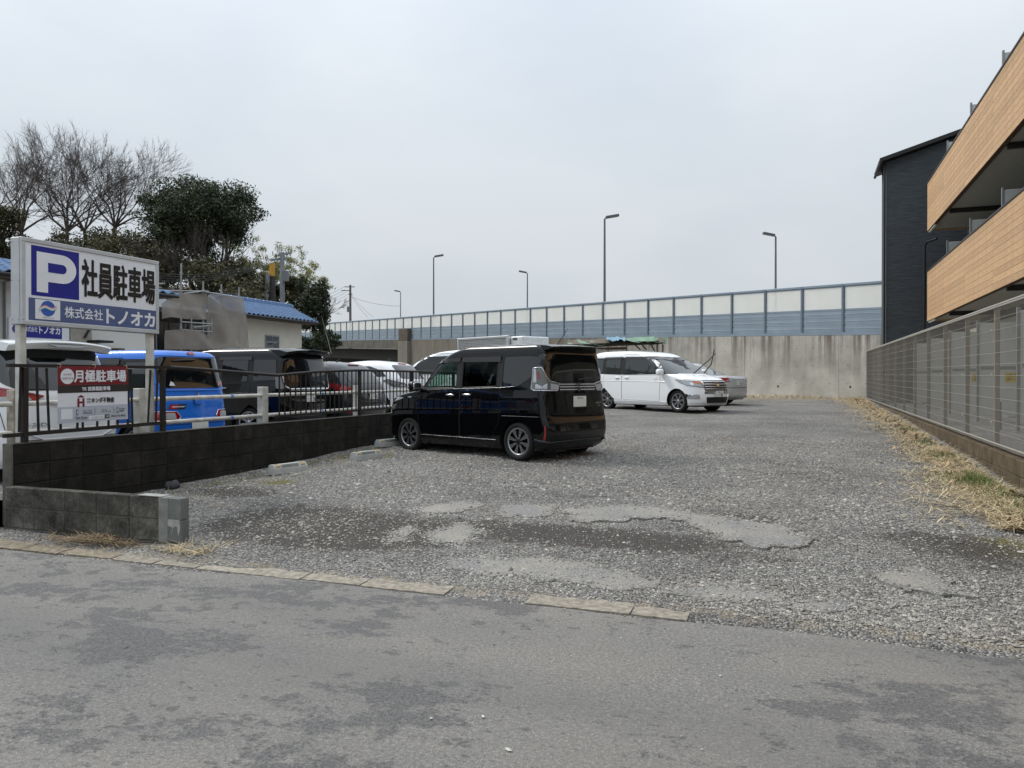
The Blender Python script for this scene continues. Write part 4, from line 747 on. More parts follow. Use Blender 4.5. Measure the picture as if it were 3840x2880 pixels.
# box truck and tarp shelter in front of the retaining wall
ALU = mat('ribbed_aluminium', (196, 198, 198), .4, metal=.4, var=.06)
a, b = at(1716, 1425, 39), at(1905, 1425, 36.2); dr = (b - a); dr.z = 0; ln = dr.length; ta = math.atan2(dr.y, dr.x)
tk = thing('box_truck', 'white ribbed aluminium box truck parked in front of the retaining wall', 'truck', (a.x, a.y, .78), ta)
mb = MB(); hb_ = 2.78; prof = []
for k in range(26): z = .75 + k * (hb_ - .8) / 26; prof += [(0, z), (0, z + .045), (-.018, z + .055), (-.018, z + .07)]
mb.add([(x_, y_, z_) for x_ in (.06, ln - .1) for y_, z_ in prof], [(i, i + 1, len(prof) + i + 1, len(prof) + i) for i in range(len(prof) - 1)]).build('ribbed_side', ALU, tk)
MB().box(.02, ln - .02, .0, 1.9, .7, hb_).build('cargo_box', ALU, tk); MB().bbox(-.02, ln + .03, -.04, .06, hb_ - .07, hb_ + .03, .015).build('top_rail', ALU, tk)
for x in (-.02, ln - .1): MB().bbox(x, x + .14, -.045, .1, .7, hb_ - .071, .03).build('corner_post', ALU, tk)
MB().bbox(ln + .031, ln + .9, .12, 1.85, .9, hb_ - .02, .06).build('refrigeration_unit', mat('unit_white', (206, 208, 208), .4), tk); MB().box(ln + .2, ln + .5, .11, .119, hb_ - .2, hb_ - .1).build('dark_plate', BLACKP, tk); text('plate_text', 'DAF', (ln + .23, hb_ - .185, ln + .47, hb_ - .115), lambda a, b, d: (a, .107, b), GALV, tk, .01)
MB().box(-.02, ln + 1.5, .3, 1.6, .45, .69).build('chassis', DARK, tk); MB().bbox(ln + .95, ln + 2.4, .08, 1.85, .45, 1.95, .12).build('cab', mat('cab_white', (210, 212, 212), .3, coat=.5), tk)
for x in (.6, ln + 1.8):
    for y in (.12, 1.78): MB().tube([(x, y - .1, .36), (x, y + .1, .36)], .36, 20).build('wheel', mat('tyre', (24, 24, 24), .85, var=.2), tk)
lt = thing('tarp_shelter', 'rickety timber lean-to roofed with green and blue tarps before the wall', 'shelter', (0, 0, 0), 0)
OLDT = mat('old_timber', (112, 100, 86), .9, var=.3, scale=5); TG = mat('green_tarp', (92, 128, 100), .55, var=.25, scale=4, c2=(150, 176, 150)); TB = mat('blue_tarp', (98, 138, 160), .5, var=.2, scale=4)
Yl = 30.; A_ = lambda x, y, d=0: at(x, y, Yl + d)
for x in (2436, 2464, 2485, 2350, 2280): MB().bar((A_(x, 1430).x, Yl, .7), A_(x, 1292), .05, .05).build('post', OLDT if x != 2436 else PIPEW, lt)
for x0, y0, x1, y1 in ((2380, 1292, 2402, 1312), (2406, 1292, 2425, 1312), (2440, 1290, 2455, 1316)): MB().bar(A_(x0, y0, .1), A_(x1, y1, .1), .04, .05).build('brace', OLDT, lt)
MB().bar(A_(2150, 1298, -.2), A_(2470, 1284, -.2), .08, .14).build('eave_beam', mat('eave_beam', (58, 50, 42), .9), lt); MB().bar(A_(2150, 1310, 1.6), A_(2350, 1306, 1.6), .08, .1).build('inner_beam', OLDT, lt)
def tarp(x0, x1, yt, yb, m, seed):
    n = 16; mb = MB(); vt = []
    for i in range(n + 1):
        x = x0 + (x1 - x0) * i / n
        for j in range(5):
            f = j / 4; wob = 5 * (float(fbm(np.array(i * .7 + seed), np.array(j * .9), 3, seed)) - .5); p = at(x + wob, yb + (yt - yb) * f + wob * (1 if j else 2.2), Yl - .35 + 1.9 * f); vt.append(p + Vector((0, 0, .16 * (float(fbm(np.array(i * .45 + seed), np.array(j * .5), 3, seed + 20)) - .5))))
    mb.add(vt, [(a * 5 + k, a * 5 + 5 + k, a * 5 + 6 + k, a * 5 + k + 1) for a in range(n) for k in range(4)], 0, True); return mb.build('tarp', m, lt)
tarp(2130, 2300, 1278, 1290, TG, 1); tarp(2275, 2345, 1264, 1275, TB, 2); tarp(2335, 2470, 1264, 1280, TG, 3); tarp(2440, 2503, 1262, 1289, mat('dark_green_tarp', (62, 92, 66), .6, var=.3), 4)
MB().add([A_(2130, 1292, -.3), A_(2490, 1284, -.3), at(2490, 1264, Yl + 1.6), at(2130, 1276, Yl + 1.6)], [(0, 1, 2, 3)]).build('roof_sheet', mat('rusty_sheet', (86, 74, 62), .8, var=.3), lt)

# ------------------------------------------------------------------ cars
def pchip(x, y, q):
    x, y = np.asarray(x, float), np.asarray(y, float); h = np.diff(x); d = np.diff(y) / h; m = np.zeros(len(x)); m[0], m[-1] = d[0], d[-1]
    for i in range(1, len(x) - 1):
        if d[i - 1] * d[i] > 0: w1, w2 = 2 * h[i] + h[i - 1], h[i] + 2 * h[i - 1]; m[i] = (w1 + w2) / (w1 / d[i - 1] + w2 / d[i])
    i = np.clip(np.searchsorted(x, q) - 1, 0, len(x) - 2); t = (q - x[i]) / h[i]
    return (2 * t ** 3 - 3 * t ** 2 + 1) * y[i] + (t ** 3 - 2 * t ** 2 + t) * h[i] * m[i] + (-2 * t ** 3 + 3 * t ** 2) * y[i + 1] + (t ** 3 - t ** 2) * h[i] * m[i + 1]
def paint(name, c, metal=0., rough=.32):
    if name in MATS: return MATS[name]
    s = NT(name); s.p.inputs['Base Color'].default_value = lin(c); s.set(Roughness=rough, Metallic=metal, Coat_Weight=1.); s.p.inputs['Coat Roughness'].default_value = .02; s.p.inputs['Specular IOR Level'].default_value = .02 if sum(c) < 60 else .2; s.p.inputs['Coat IOR'].default_value = 1.45 if sum(c) < 60 else 1.5
    dust = s.noise(s.coord(), 2.5, 5, .6); s.l(s.ramp(dust, [(.3, rough), (.8, rough + .12)]), s.p.inputs['Roughness']); return s.m
TYRE = mat('tyre', (24, 24, 24), .85, var=.2); RIMS = mat('alloy', (170, 172, 174), .3, metal=.9, var=.05); RIMD = mat('dark_alloy', (40, 41, 43), .35, metal=.6); CHROME = mat('chrome', (214, 216, 220), .08, metal=1., var=.02)
TRIM = mat('black_trim', (20, 20, 21), .5, var=.1); GAP = mat('shut_line', (9, 9, 10), .8, var=0.); PLATE = mat('plate_white', (214, 216, 212), .5, var=.03); PGREEN = mat('plate_green', (28, 60, 40), .6)
GLD = glass('tinted_glass', (14, 16, 18)); GLM = glass('side_glass', (30, 36, 36)); GLW = glass('windscreen_glass', (46, 54, 54)); REDL = glass('red_lens', (150, 14, 20), .08); CLRL = glass('clear_lens', (168, 172, 176), .06); SMOKE = glass('smoked_lens', (96, 98, 98), .08); AMB = glass('amber_lens', (190, 96, 30), .1)
for g_ in (REDL,): pass
def rnd(poly, r, n=4):
    out_ = []; k = len(poly)
    for i in range(k):
        p, a, b = Vector(poly[i]), Vector(poly[i - 1]), Vector(poly[(i + 1) % k]); rr = min(r, (a - p).length * .45, (b - p).length * .45); s0, s1 = p + (a - p).normalized() * rr, p + (b - p).normalized() * rr
        for j in range(n + 1): t = j / n; out_.append(tuple(s0 * (1 - t) ** 2 + p * 2 * t * (1 - t) + s1 * t * t))
    return out_
def pod(mb, c, s, p=3., n=10, m=14, mi=0):                  # rounded box
    vs = []; f = lambda x: math.copysign(abs(x) ** (2 / p), x)
    for i in range(n + 1):
        a = -math.pi / 2 + math.pi * i / n
        for j in range(m): b = 2 * math.pi * j / m; vs.append((c[0] + s[0] * f(math.cos(a)) * f(math.cos(b)), c[1] + s[1] * f(math.cos(a)) * f(math.sin(b)), c[2] + s[2] * f(math.sin(a))))
    return mb.add(vs, [(i * m + j, i * m + (j + 1) % m, (i + 1) * m + (j + 1) % m, (i + 1) * m + j) for i in range(n) for j in range(m)], mi, True)
WHEELS = {}
def wheel_meshes(r, wd, style):
    k = (r, wd, style)
    if k in WHEELS: return WHEELS[k]
    rr = r * .70; h = wd / 2
    prof = [(rr, -h * .8), (rr + .03, -h), (r - .03, -h), (r - .006, -h * .72), (r, 0), (r - .006, h * .72), (r - .03, h), (rr + .03, h), (rr, h * .8), (rr - .012, h * .5), (rr - .02, -h * .7)]
    n = 40; mb = MB(); vs = [(q * math.cos(2 * math.pi * i / n), y, q * math.sin(2 * math.pi * i / n)) for i in range(n) for q, y in prof]; m = len(prof)
    mb.add(vs, [(i * m + j, i * m + (j + 1) % m, ((i + 1) % n) * m + (j + 1) % m, ((i + 1) % n) * m + j) for i in range(n) for j in range(m)], 0, True); ty = mb.mesh('wheel', TYRE)
    mb = MB()
    def ring(prof, mi):
        vs = [(q * math.cos(2 * math.pi * i / n), y, q * math.sin(2 * math.pi * i / n)) for i in range(n) for q, y in prof]; m = len(prof)
        mb.add(vs, [(i * m + j, i * m + j + 1, ((i + 1) % n) * m + j + 1, ((i + 1) % n) * m + j) for i in range(n) for j in range(m - 1)], mi, True)
    ring([(rr + .004, h * .82), (rr - .012, h * .86), (rr - .02, h * .7)], 0); ring([(rr - .02, h * .7), (rr - .03, -h * .2)], 1); ring([(rr - .02, -h * .2), (.001, -h * .2)], 2)
    ring([(.055, h * .62), (.04, h * .78), (.001, h * .8)], 0 if style != 'solio' else 1)
    def spoke(a, w0, w1, mi, y0=.7, y1=.74):
        c, s = math.cos(a), math.sin(a); P = lambda q, t, y: (q * c - t * s, y, q * s + t * c); r0, r1 = .04, rr - .012
        mb.add([P(r0, -w0, h * y0), P(r0, w0, h * y0), P(r1, w1, h * y1), P(r1, -w1, h * y1), P(r0, -w0, h * .3), P(r0, w0, h * .3), P(r1, w1, h * .4), P(r1, -w1, h * .4)], [(0, 1, 2, 3), (0, 4, 5, 1), (1, 5, 6, 2), (3, 2, 6, 7), (0, 3, 7, 4)], mi)
    if style == 'solio':
        for k_ in range(8):
            a = k_ * math.pi / 4 + .2; spoke(a, .014, .030, 1, .66, .70); spoke(a - .10, .005, .013, 0); spoke(a + .10, .005, .013, 0)
    elif style == 'twin':
        for k_ in range(7):
            a = k_ * 2 * math.pi / 7; spoke(a - .10, .008, .012, 0); spoke(a + .16, .008, .012, 0)
    else:
        for k_ in range(10): spoke(k_ * math.pi / 5, .012, .02, 0)
    for k_ in range(4 if style == 'solio' else 5):
        a = k_ * 2 * math.pi / (4 if style == 'solio' else 5) + .4; mb.tube([(.034 * math.cos(a) * 1.4, h * .6, .034 * math.sin(a) * 1.4), (.034 * math.cos(a) * 1.4, h * .82, .034 * math.sin(a) * 1.4)], .008, 6, 0)
    WHEELS[k] = (ty, mb.mesh('rim', [RIMS, RIMD if style == 'solio' else mat('rim_shadow', (58, 59, 61), .5, metal=.5), TRIM])); return WHEELS[k]
class Car:
    def __init__(s, name, label, rows, pm, loc, yaw, axles, tr, r, style, wd=.17, group=None, taper=.045, cat='car'):
        s.t = thing(name, label, cat, loc, yaw, group); rows = np.array(rows, float); s.rows = rows; s.zs = rows[:, 0]; s.pm = pm; s.memo = {}; s.taper = taper; s.xc = (rows[:, 1].max() + rows[:, 2].min()) / 2; s.hl = (rows[:, 1].max() - rows[:, 2].min()) / 2
        zq = np.concatenate([np.arange(s.zs[0], s.zs[-1] - .03, .022), np.linspace(s.zs[-1] - .03, s.zs[-1], 5)]); rings = []
        for z in zq: h = s._half(z); rings.append([(x, y, z) for x, y in h] + [(x, -y, z) for x, y in h[-2:0:-1]])
        n = len(rings[0]); vs = [p for q in rings for p in q]; fs = [(i * n + j, i * n + (j + 1) % n, (i + 1) * n + (j + 1) % n, (i + 1) * n + j) for i in range(len(rings) - 1) for j in range(n)]
        fs += [tuple(range(n))[::-1], tuple(range((len(rings) - 1) * n, len(rings) * n))]
        mb = MB(); mb.add(vs, fs, 0, True); s.body = mb.build('body', [pm, TRIM], s.t); s.cuts = []
        for ax in axles:
            for sg in (-1, 1): c = MB().tube([(ax, sg * (tr - .26), r * 1.0), (ax, sg * (tr + .4), r * 1.0)], r + .045, 40, 0); s.cut(c)
        s.wheel_r = r; ty, ri = wheel_meshes(r, wd, style)
        for ax in axles:
            for sg in (1, -1):
                o = link('wheel', ty, None, s.t); o.location = (ax, sg * (tr - wd / 2), r); o.rotation_euler = (0, random.random() * 6, 0 if sg > 0 else math.pi); link('rim', ri, None, o)
        MB().box(axles[0] - .5, axles[1] + .5, -tr + .28, tr - .28, .16, .45).build('underbody_block', TRIM, s.t)  # plain black box standing for the underbody, added to block light
        for ax in axles: MB().tube([(ax, -tr + .2, r), (ax, tr - .2, r)], .05, 8).build('axle', TRIM, s.t)
    def cut(s, mb):
        o = mb.build('cutter', TRIM, s.t); s.cuts.append(o); m = s.body.modifiers.new('b', 'BOOLEAN'); m.operation = 'DIFFERENCE'; m.solver = 'EXACT'; m.object = o; return o
    def half(s, z):
        k = round(float(z) * 250)
        if k not in s.memo: h = s._half(min(max(k / 250, s.zs[0]), s.zs[-1])); a = np.array(h); s.memo[k] = (h, a, np.concatenate([[0], np.cumsum(np.hypot(*np.diff(a, axis=0).T))]))
        return s.memo[k][0]
    def _half(s, z):
        xf, xr, w, rf, rr = (pchip(s.zs, s.rows[:, k], np.array([z]))[0] for k in range(1, 6)); rf, rr = min(rf, w * .9, (xf - xr) * .45), min(rr, w * .9, (xf - xr) * .45); P = []
        bf, br = .10 * w, .05 * w
        for i in range(6): y = (w - rr) * i / 6; P.append((xr, y))
        for i in range(9): a = math.pi / 2 * i / 8; P.append((xr + rr - rr * math.cos(a), w - rr + rr * math.sin(a)))
        x0, x1 = xr + rr, xf - rf
        for i in range(1, 28): P.append((x0 + (x1 - x0) * i / 28, w))
        for i in range(9): a = math.pi / 2 * i / 8; P.append((xf - rf + rf * math.sin(a), w - rf + rf * math.cos(a)))
        for i in range(1, 7): P.append((xf, (w - rf) * (1 - i / 6)))
        xm, hl = (xf + xr) / 2, (xf - xr) / 2; out_ = []
        for x, y in P:
            t = (x - s.xc) / s.hl; q = y / w; e = (x - xm) / hl
            if e > 0: x2 = x - bf * q * q * e ** 4
            else: x2 = x + br * q * q * e ** 4
            out_.append((x2, y * (1 - s.taper * t ** 4)))
        return out_
    def surf(s, view, a, b):
        b = min(max(b, s.zs[0]), s.zs[-1] - .002); s.half(b); _, h, d = s.memo[round(float(b) * 250)]
        if view in 'LR':
            y = np.interp(a, h[:, 0], h[:, 1]); return Vector((a, y if view == 'L' else -y, b))
        q = abs(a) if view == 'B' else d[-1] - abs(a); sg = 1 if a >= 0 else -1
        return Vector((np.interp(q, d, h[:, 0]), sg * np.interp(q, d, h[:, 1]), b))
    def nrm(s, view, a, b):
        e = .012; p = s.surf(view, a + e, b) - s.surf(view, a - e, b); q = s.surf(view, a, b + e) - s.surf(view, a, b - e); n = p.cross(q)
        if n.length < 1e-9: return Vector((0, 0, 1))
        n.normalize(); c = s.surf(view, a, b) - Vector((s.xc, 0, .8)); c.z *= .2
        return n if n.dot(c) > 0 else -n
    def P(s, view, a, b, off=0): return s.surf(view, a, b) + s.nrm(view, a, b) * off
    def patch(s, name, poly, view, m, off=.005, parent=None, grid=.09, skirt=.014, rim=None):
        ed = []; k = len(poly)
        for i in range(k):
            a, b = Vector(poly[i]), Vector(poly[(i + 1) % k]); n = max(1, int((b - a).length / grid)); ed += [tuple(a + (b - a) * t / n) for t in range(n)]
        pts = [Vector(q) for q in ed]; n = len(pts); xs = [q[0] for q in ed]; ys = [q[1] for q in ed]
        for a in np.arange(min(xs) + grid / 2, max(xs), grid):
            for b in np.arange(min(ys) + grid / 2, max(ys), grid):
                if inpoly(np.array([a]), np.array([b]), ed)[0]: pts.append(Vector((a, b)))
        r_ = delaunay_2d_cdt(pts, [(i, (i + 1) % n) for i in range(n)], [], 1, 1e-5); mb = MB(); mb.add([s.P(view, q.x, q.y, off) for q in r_[0]], r_[2], 0, True)
        if skirt: mb.add([s.P(view, a, b, off) for a, b in ed] + [s.P(view, a, b, off - skirt) for a, b in ed], [(i, (i + 1) % n, n + (i + 1) % n, n + i) for i in range(n)], 1 if rim else 0)
        me = mb.mesh(name, [m, rim] if rim else [m]); return link(name, me, None, parent or s.t)
    def line(s, name, pts, view, w, m, off=.003, parent=None, closed=False):
        if closed: pts = list(pts) + [pts[0]]
        q = [Vector(pts[0])]
        for a, b in zip(pts[:-1], pts[1:]):
            a, b = Vector(a), Vector(b); n = max(1, int((b - a).length / .06)); q += [a + (b - a) * t / n for t in range(1, n + 1)]
        vs = []
        for i, p in enumerate(q):
            d = (q[min(i + 1, len(q) - 1)] - q[max(i - 1, 0)]).normalized(); nn = Vector((-d.y, d.x)) * w / 2
            for e, o_ in ((nn, off - .006), (nn * .8, off), (-nn * .8, off), (-nn, off - .006)): vs.append(s.P(view, *(p + e), o_))
        mb = MB(); mb.add(vs, [(4 * i + j, 4 * i + 4 + j, 4 * i + 5 + j, 4 * i + 1 + j) for i in range(len(q) - 1) for j in range(3)], 0, True); return mb.build(name, m, parent or s.t)
    def door(s, poly, view, handle=None, hm=None, r=.05):
        poly = rnd(poly, r); d = s.patch('door', poly, view, s.pm, .004, rim=GAP, skirt=.004); s.line('shut_gap', poly, view, .016, GAP, .0025, d, True)
        if handle: x, z = handle; s.handle(x, z, view, hm or s.pm, d)
        return d
    def handle(s, x, z, view, m, parent):
        p = s.P(view, x, z, .022); mb = MB(); pod(mb, p, (.095, .014, .018), 2.6); mb.build('handle', m, parent); s.patch('handle_recess', circle(x + .01, z - .005, .05, .035, 14), view, GAP if s.pm.name.startswith('black') else TRIM if 0 else s.pm, .0055, parent)
    def plate(s, view, z, big, small, m=PLATE, tm=None, off=.012, a=0, tilt=0):
        p = s.P(view, a, z, off); sg = -1 if view == 'B' else 1; t = MB().bbox(-.006, .006, -.165, .165, -.0825, .0825, .004).build('number_plate', m, s.t); t.location = p; t.rotation_euler = (0, R(tilt), 0 if sg > 0 else math.pi)
        P3 = lambda a_, b_, d: (.0085, a_, b_); tm = tm or PGREEN
        if big: text('plate_number', big, (-.12, -.065, .13, .02), P3, tm, t, .01)
        if small: text('plate_text', small, (-.07, .035, .07, .068), P3, tm, t, .006)
        return t
    def finish(s):
        dg = bpy.context.evaluated_depsgraph_get(); me = bpy.data.meshes.new_from_object(s.body.evaluated_get(dg)); s.body.modifiers.clear(); s.body.data = me
        for o in s.cuts: bpy.data.objects.remove(o)
        me.set_sharp_from_angle(angle=R(38))
def tube_on(c, name, pts, r, m, n=6): return MB().tube(pts, r, n).build(name, m, c.t)
def mirror(c, x, z, m, side, size=(.075, .10, .075)):
    v = 'L' if side > 0 else 'R'; p = c.P(v, x, z); mb = MB(); pod(mb, p + Vector((.02, side * .13, .06)), size, 3.2); mb.bar(p + Vector((0, -side * .03, 0)), p + Vector((.01, side * .08, .03)), .06, .04); o = mb.build('door_mirror', m, c.t)
    q = MB(); pod(q, p + Vector((.02 - size[0] * .9, side * .13, .06)), (.012, size[1] * .85, size[2] * .8), 4); q.build('mirror_glass', CHROME, o); return o

# ---- black tall minivan in the lot (the main subject)
BLK = paint('black_paint', (5, 6, 9), 0, .3)
H0 = Vector((-.757, .653, 0)).normalized(); RT0 = Vector((H0.y, -H0.x, 0)); RA = Vector((.1, 11.8, 0)) + RT0 * .76; yaw0 = math.atan2(H0.y, H0.x)
rowsS = [(.17, 1.80, -1.73, .765, .24, .18), (.26, 1.90, -1.84, .805, .28, .2), (.45, 1.935, -1.885, .815, .30, .17), (.56, 1.93, -1.875, .815, .30, .15), (.72, 1.91, -1.825, .815, .30, .13), (.88, 1.87, -1.81, .813, .28, .13), (.96, 1.74, -1.80, .81, .28, .13), (1.01, 1.52, -1.795, .805, .28, .13), (1.06, 1.22, -1.79, .80, .27, .13), (1.12, 1.10, -1.785, .793, .25, .13), (1.35, .86, -1.765, .765, .22, .13), (1.55, .63, -1.745, .742, .2, .13), (1.65, .47, -1.735, .73, .2, .13), (1.73, .24, -1.71, .712, .22, .14), (1.775, -.02, -1.66, .67, .26, .18), (1.80, -.5, -1.3, .45, .2, .2)]
c = Car('minivan', 'glossy black boxy minivan parked nose-in at the centre of the gravel', rowsS, BLK, (RA + H0 * 1.225).to_tuple()[:2] + (.262,), yaw0, (-1.225, 1.255), .79, .298, 'solio', .165, cat='minivan', taper=.02)
# hollow cabin with cut windows so that one sees through it
cab = MB(); rings = []
for z in (.98, 1.1, 1.3, 1.5, 1.6, 1.66):
    h = c.half(z); k = .93; rings.append([(min(max(x * .97 - .02, -1.68), 1.3), y * k - .01, z) for x, y in h] + [(min(max(x * .97 - .02, -1.68), 1.3), -y * k + .01, z) for x, y in h[-2:0:-1]])
n = len(rings[0]); cab.add([p for q in rings for p in q], [(i * n + j, i * n + (j + 1) % n, (i + 1) * n + (j + 1) % n, (i + 1) * n + j) for i in range(5) for j in range(n)] + [tuple(range(n))[::-1], tuple(range(5 * n, 6 * n))]); c.cut(cab)
FD = rnd([(.90, 1.095), (.62, 1.47), (.50, 1.53), (.08, 1.555), (.08, 1.11)], .05); RDG = rnd([(-.04, 1.11), (-.04, 1.55), (-.80, 1.56), (-.80, 1.135)], .04); TRI = rnd([(1.115, 1.085), (.985, 1.085), (.70, 1.47), (.735, 1.47)], .02)
QG = rnd([(-.93, 1.135), (-.93, 1.59), (-1.40, 1.60), (-1.62, 1.58), (-1.63, 1.40), (-1.42, 1.25), (-1.22, 1.15)], .05)
for pl in (FD, RDG, TRI):
    for sg in (1, -1): c.cut(MB().prism(pl, lambda a, b, d: (a, d, b), sg * .55, sg * .95))
WSF = rnd([(-.66, 1.13), (.66, 1.13), (.58, 1.56), (-.58, 1.56)], .08); c.cut(MB().prism([(y * .98, z) for y, z in WSF], lambda a, b, d: (d, a, b), .3, 1.6))
TINT = clear_glass('front_door_glass', (.66, .78, .72)); PRIV = clear_glass('privacy_glass', (.16, .18, .18))
SUR = [(1.16, 1.07), (.66, 1.53), (.55, 1.585), (-.84, 1.60), (-1.66, 1.61), (-1.68, 1.40)]
for v_ in 'LR':
    c.patch('quarter_window', QG, v_, GLD, .004)
    for pl, g_, nm in ((FD, TINT, 'front_door_window'), (RDG, PRIV, 'rear_door_window'), (TRI, TINT, 'corner_window')): c.patch(nm, pl, v_, g_, -.006, skirt=0)
    for pl in (FD, RDG): c.line('window_seal', pl, v_, .02, TRIM, .004, None, True)
    c.patch('pillar_trim', [(.07, 1.11), (.07, 1.555), (-.03, 1.55), (-.03, 1.11)], v_, TRIM, .005); c.patch('pillar_trim', [(-.815, 1.135), (-.815, 1.56), (-.915, 1.575), (-.915, 1.135)], v_, TRIM, .005)
    c.patch('rain_visor', [(.66, 1.475), (.50, 1.575), (.02, 1.60), (.02, 1.535), (.47, 1.515)], v_, mat('visor', (34, 31, 30), .25, coat=.5), .018); c.patch('rain_visor', [(-.03, 1.60), (-.86, 1.605), (-.86, 1.52), (-.03, 1.525)], v_, MATS['visor'], .018)
    c.door([(1.06, .94), (1.0, 1.07), (-.0, 1.09), (-.0, .34), (.92, .34)], v_, (.20, .99), CHROME); d_ = c.door([(-.015, 1.09), (-.87, 1.12), (-.87, .62), (-.72, .34), (-.015, .34)], v_, (-.18, 1.0), CHROME)
    c.line('belt_chrome', [(.98, 1.075), (-.0, 1.095), (-.88, 1.12), (-1.20, 1.138), (-1.42, 1.235), (-1.60, 1.37), (-1.68, 1.405)], v_, .010, mat('belt_line', (92, 94, 98), .15, metal=1.), .007)
    c.line('sill_chrome', [(.92, .315), (-.80, .305)], v_, .012, MATS['belt_line'], .008); c.line('skirt_line', [(.9, .235), (-.02, .225), (-.06, .26)], v_, .008, GAP, .003); c.line('bumper_seam', [(-.93, .685), (-1.66, .685)], v_, .007, mat('dim_trim', (52, 53, 56), .3, metal=.8), .004)
    c.line('slide_rail', [(-.92, .965), (-1.62, .985)], v_, .012, GAP, .003); c.line('door_seam', [(-.02, 1.09), (-.02, 1.62)], v_, .010, GAP, .005); c.line('roof_seam', [(.02, 1.60), (.0, 1.665), (-.80, 1.675), (-.88, 1.64), (-.89, 1.12)], v_, .012, GAP, .003)
    c.patch('side_badge', rnd([(1.14, .93), (1.24, .93), (1.24, .96), (1.14, .96)], .01), v_, CHROME, .012); c.patch('fuel_flap' if v_ == 'L' else 'side_panel', rnd([(-1.26, .70), (-1.48, .70), (-1.48, .88), (-1.26, .88)], .03), v_, BLK, .003, rim=GAP)
    sg = 1 if v_ == 'L' else -1
    lamp = [(.52, 1.075), (.92, 1.08), (.98, 1.10), (.90, 1.42), (.76, 1.425), (.70, 1.27), (.66, 1.22), (.46, 1.185)]
    lp = c.patch('tail_lamp', [(sg * a, b) for a, b in rnd(lamp, .02)], 'B', SMOKE, .018)
    c.patch('lamp_red', [(sg * a, b) for a, b in [(.80, 1.25), (.825, 1.25), (.825, 1.36), (.81, 1.36)]], 'B', REDL, .022, lp); c.patch('lamp_clear', [(sg * a, b) for a, b in [(.72, 1.10), (.90, 1.105), (.88, 1.18), (.71, 1.18)]], 'B', CLRL, .022, lp); c.patch('lamp_upper', [(sg * a, b) for a, b in [(.86, 1.2), (.93, 1.2), (.885, 1.405), (.85, 1.405)]], 'B', CLRL, .022, lp)
    c.patch('lamp_inner', [(sg * a, b) for a, b in [(.50, 1.09), (.66, 1.09), (.66, 1.185), (.50, 1.165)]], 'B', CLRL, .022, lp); c.line('lamp_edge', [(sg * a, b) for a, b in lamp], 'B', .012, CHROME, .021, lp, True)
    c.patch('reflector', rnd([(sg * .80, .34), (sg * .83, .34), (sg * .83, .56), (sg * .81, .56)], .005), 'B', REDL, .012)
    hl = c.patch('headlamp', [(sg * a, b) for a, b in rnd([(.45, .80), (.80, .84), (1.05, .90), (1.10, .935), (.95, .945), (.45, .90)], .02)], 'F', CLRL, .006); c.patch('headlamp_lower', [(sg * a, b) for a, b in rnd([(.55, .70), (.95, .74), (1.0, .82), (.6, .78)], .02)], 'F', SMOKE, .006)
    c.patch('fog_surround', [(sg * a, b) for a, b in rnd([(.5, .32), (.85, .34), (.85, .48), (.5, .46)], .02)], 'F', TRIM, .006)
    mirror(c, .93, 1.07, BLK, sg, (.08, .105, .085))
    mb = MB(); p = c.P(v_, .93, 1.07); pod(mb, p + Vector((.07, sg * .17, .055)), (.035, .07, .014), 3); mb.build('turn_signal', CLRL, c.t)
tg = c.patch('tailgate', rnd([(-.70, .60), (.70, .60), (.76, .72), (.80, 1.04), (-.80, 1.04), (-.76, .72)], .06), 'B', BLK, .004, rim=GAP, skirt=.004); c.line('shut_gap', rnd([(-.78, 1.04), (-.74, .72), (-.68, .585), (.68, .585), (.74, .72), (.78, 1.04)], .06), 'B', .012, GAP, .006, tg)
c.patch('rear_window', rnd([(-.69, 1.27), (-.60, 1.225), (0, 1.215), (.60, 1.225), (.69, 1.27), (.80, 1.45), (.79, 1.63), (-.79, 1.63), (-.80, 1.45)], .06), 'B', GLD, .006)
c.patch('garnish', rnd([(-.47, 1.065), (.47, 1.065), (.47, 1.20), (-.47, 1.20)], .02), 'B', mat('garnish_dark', (14, 15, 40), .2, coat=1.), .008)
for z in (1.09, 1.132, 1.172): c.line('garnish_bar', [(-.46, z), (.46, z)], 'B', .014, CHROME, .018)
EM = lambda y, z: c.P('B', y, z, .028)
def emblem(par, P, s, m):                                     # stylised S emblem
    S1 = [(0, .5), (.42, .12), (.1, -.05), (.1, .1), (-.12, .22)]; S2 = [(-x, -y) for x, y in S1]
    S1 = [(0.0, .52), (.40, .16), (.30, .08), (.02, .30), (-.14, .16), (.40, -.18), (.0, -.52), (-.40, -.16), (-.30, -.08), (-.02, -.30), (.14, -.16), (-.40, .18)]
    return MB().add([P(-x * s, z * s) for x, z in S1], [tuple(range(len(S1)))]).build('emblem', m, par)
emblem(c.t, lambda y, z: c.P('B', y, 1.132 + z, .026), .15, CHROME)
c.plate('B', .905, '', '松戸 510', off=.02); c.patch('plate_recess', rnd([(-.30, .80), (.30, .80), (.34, 1.03), (-.34, 1.03)], .02), 'B', GAP, .007)
for s_t, z0 in (('BANDIT', .86), ('HYBRID', .82)): text('badge', s_t, (0, 0, 1, 1), lambda a, b, d, z0=z0: c.P('B', -.46 - .17 * (a if z0 > .85 else .2 + a * .6), z0 + b * (.03 if z0 > .85 else .018), .009), CHROME, c.t, .01)
mb = MB(); pr = [(-1.60, 1.785), (-1.80, 1.775), (-1.93, 1.755), (-1.925, 1.735), (-1.80, 1.715), (-1.65, 1.70)]
for i in range(13):
    t = -1 + 2 * i / 12; y = .69 * t; k = 1 - .35 * abs(t) ** 6; mb.v += [(-1.6 + (x + 1.6) * k, y, z - .02 * t * t) for x, z in pr]
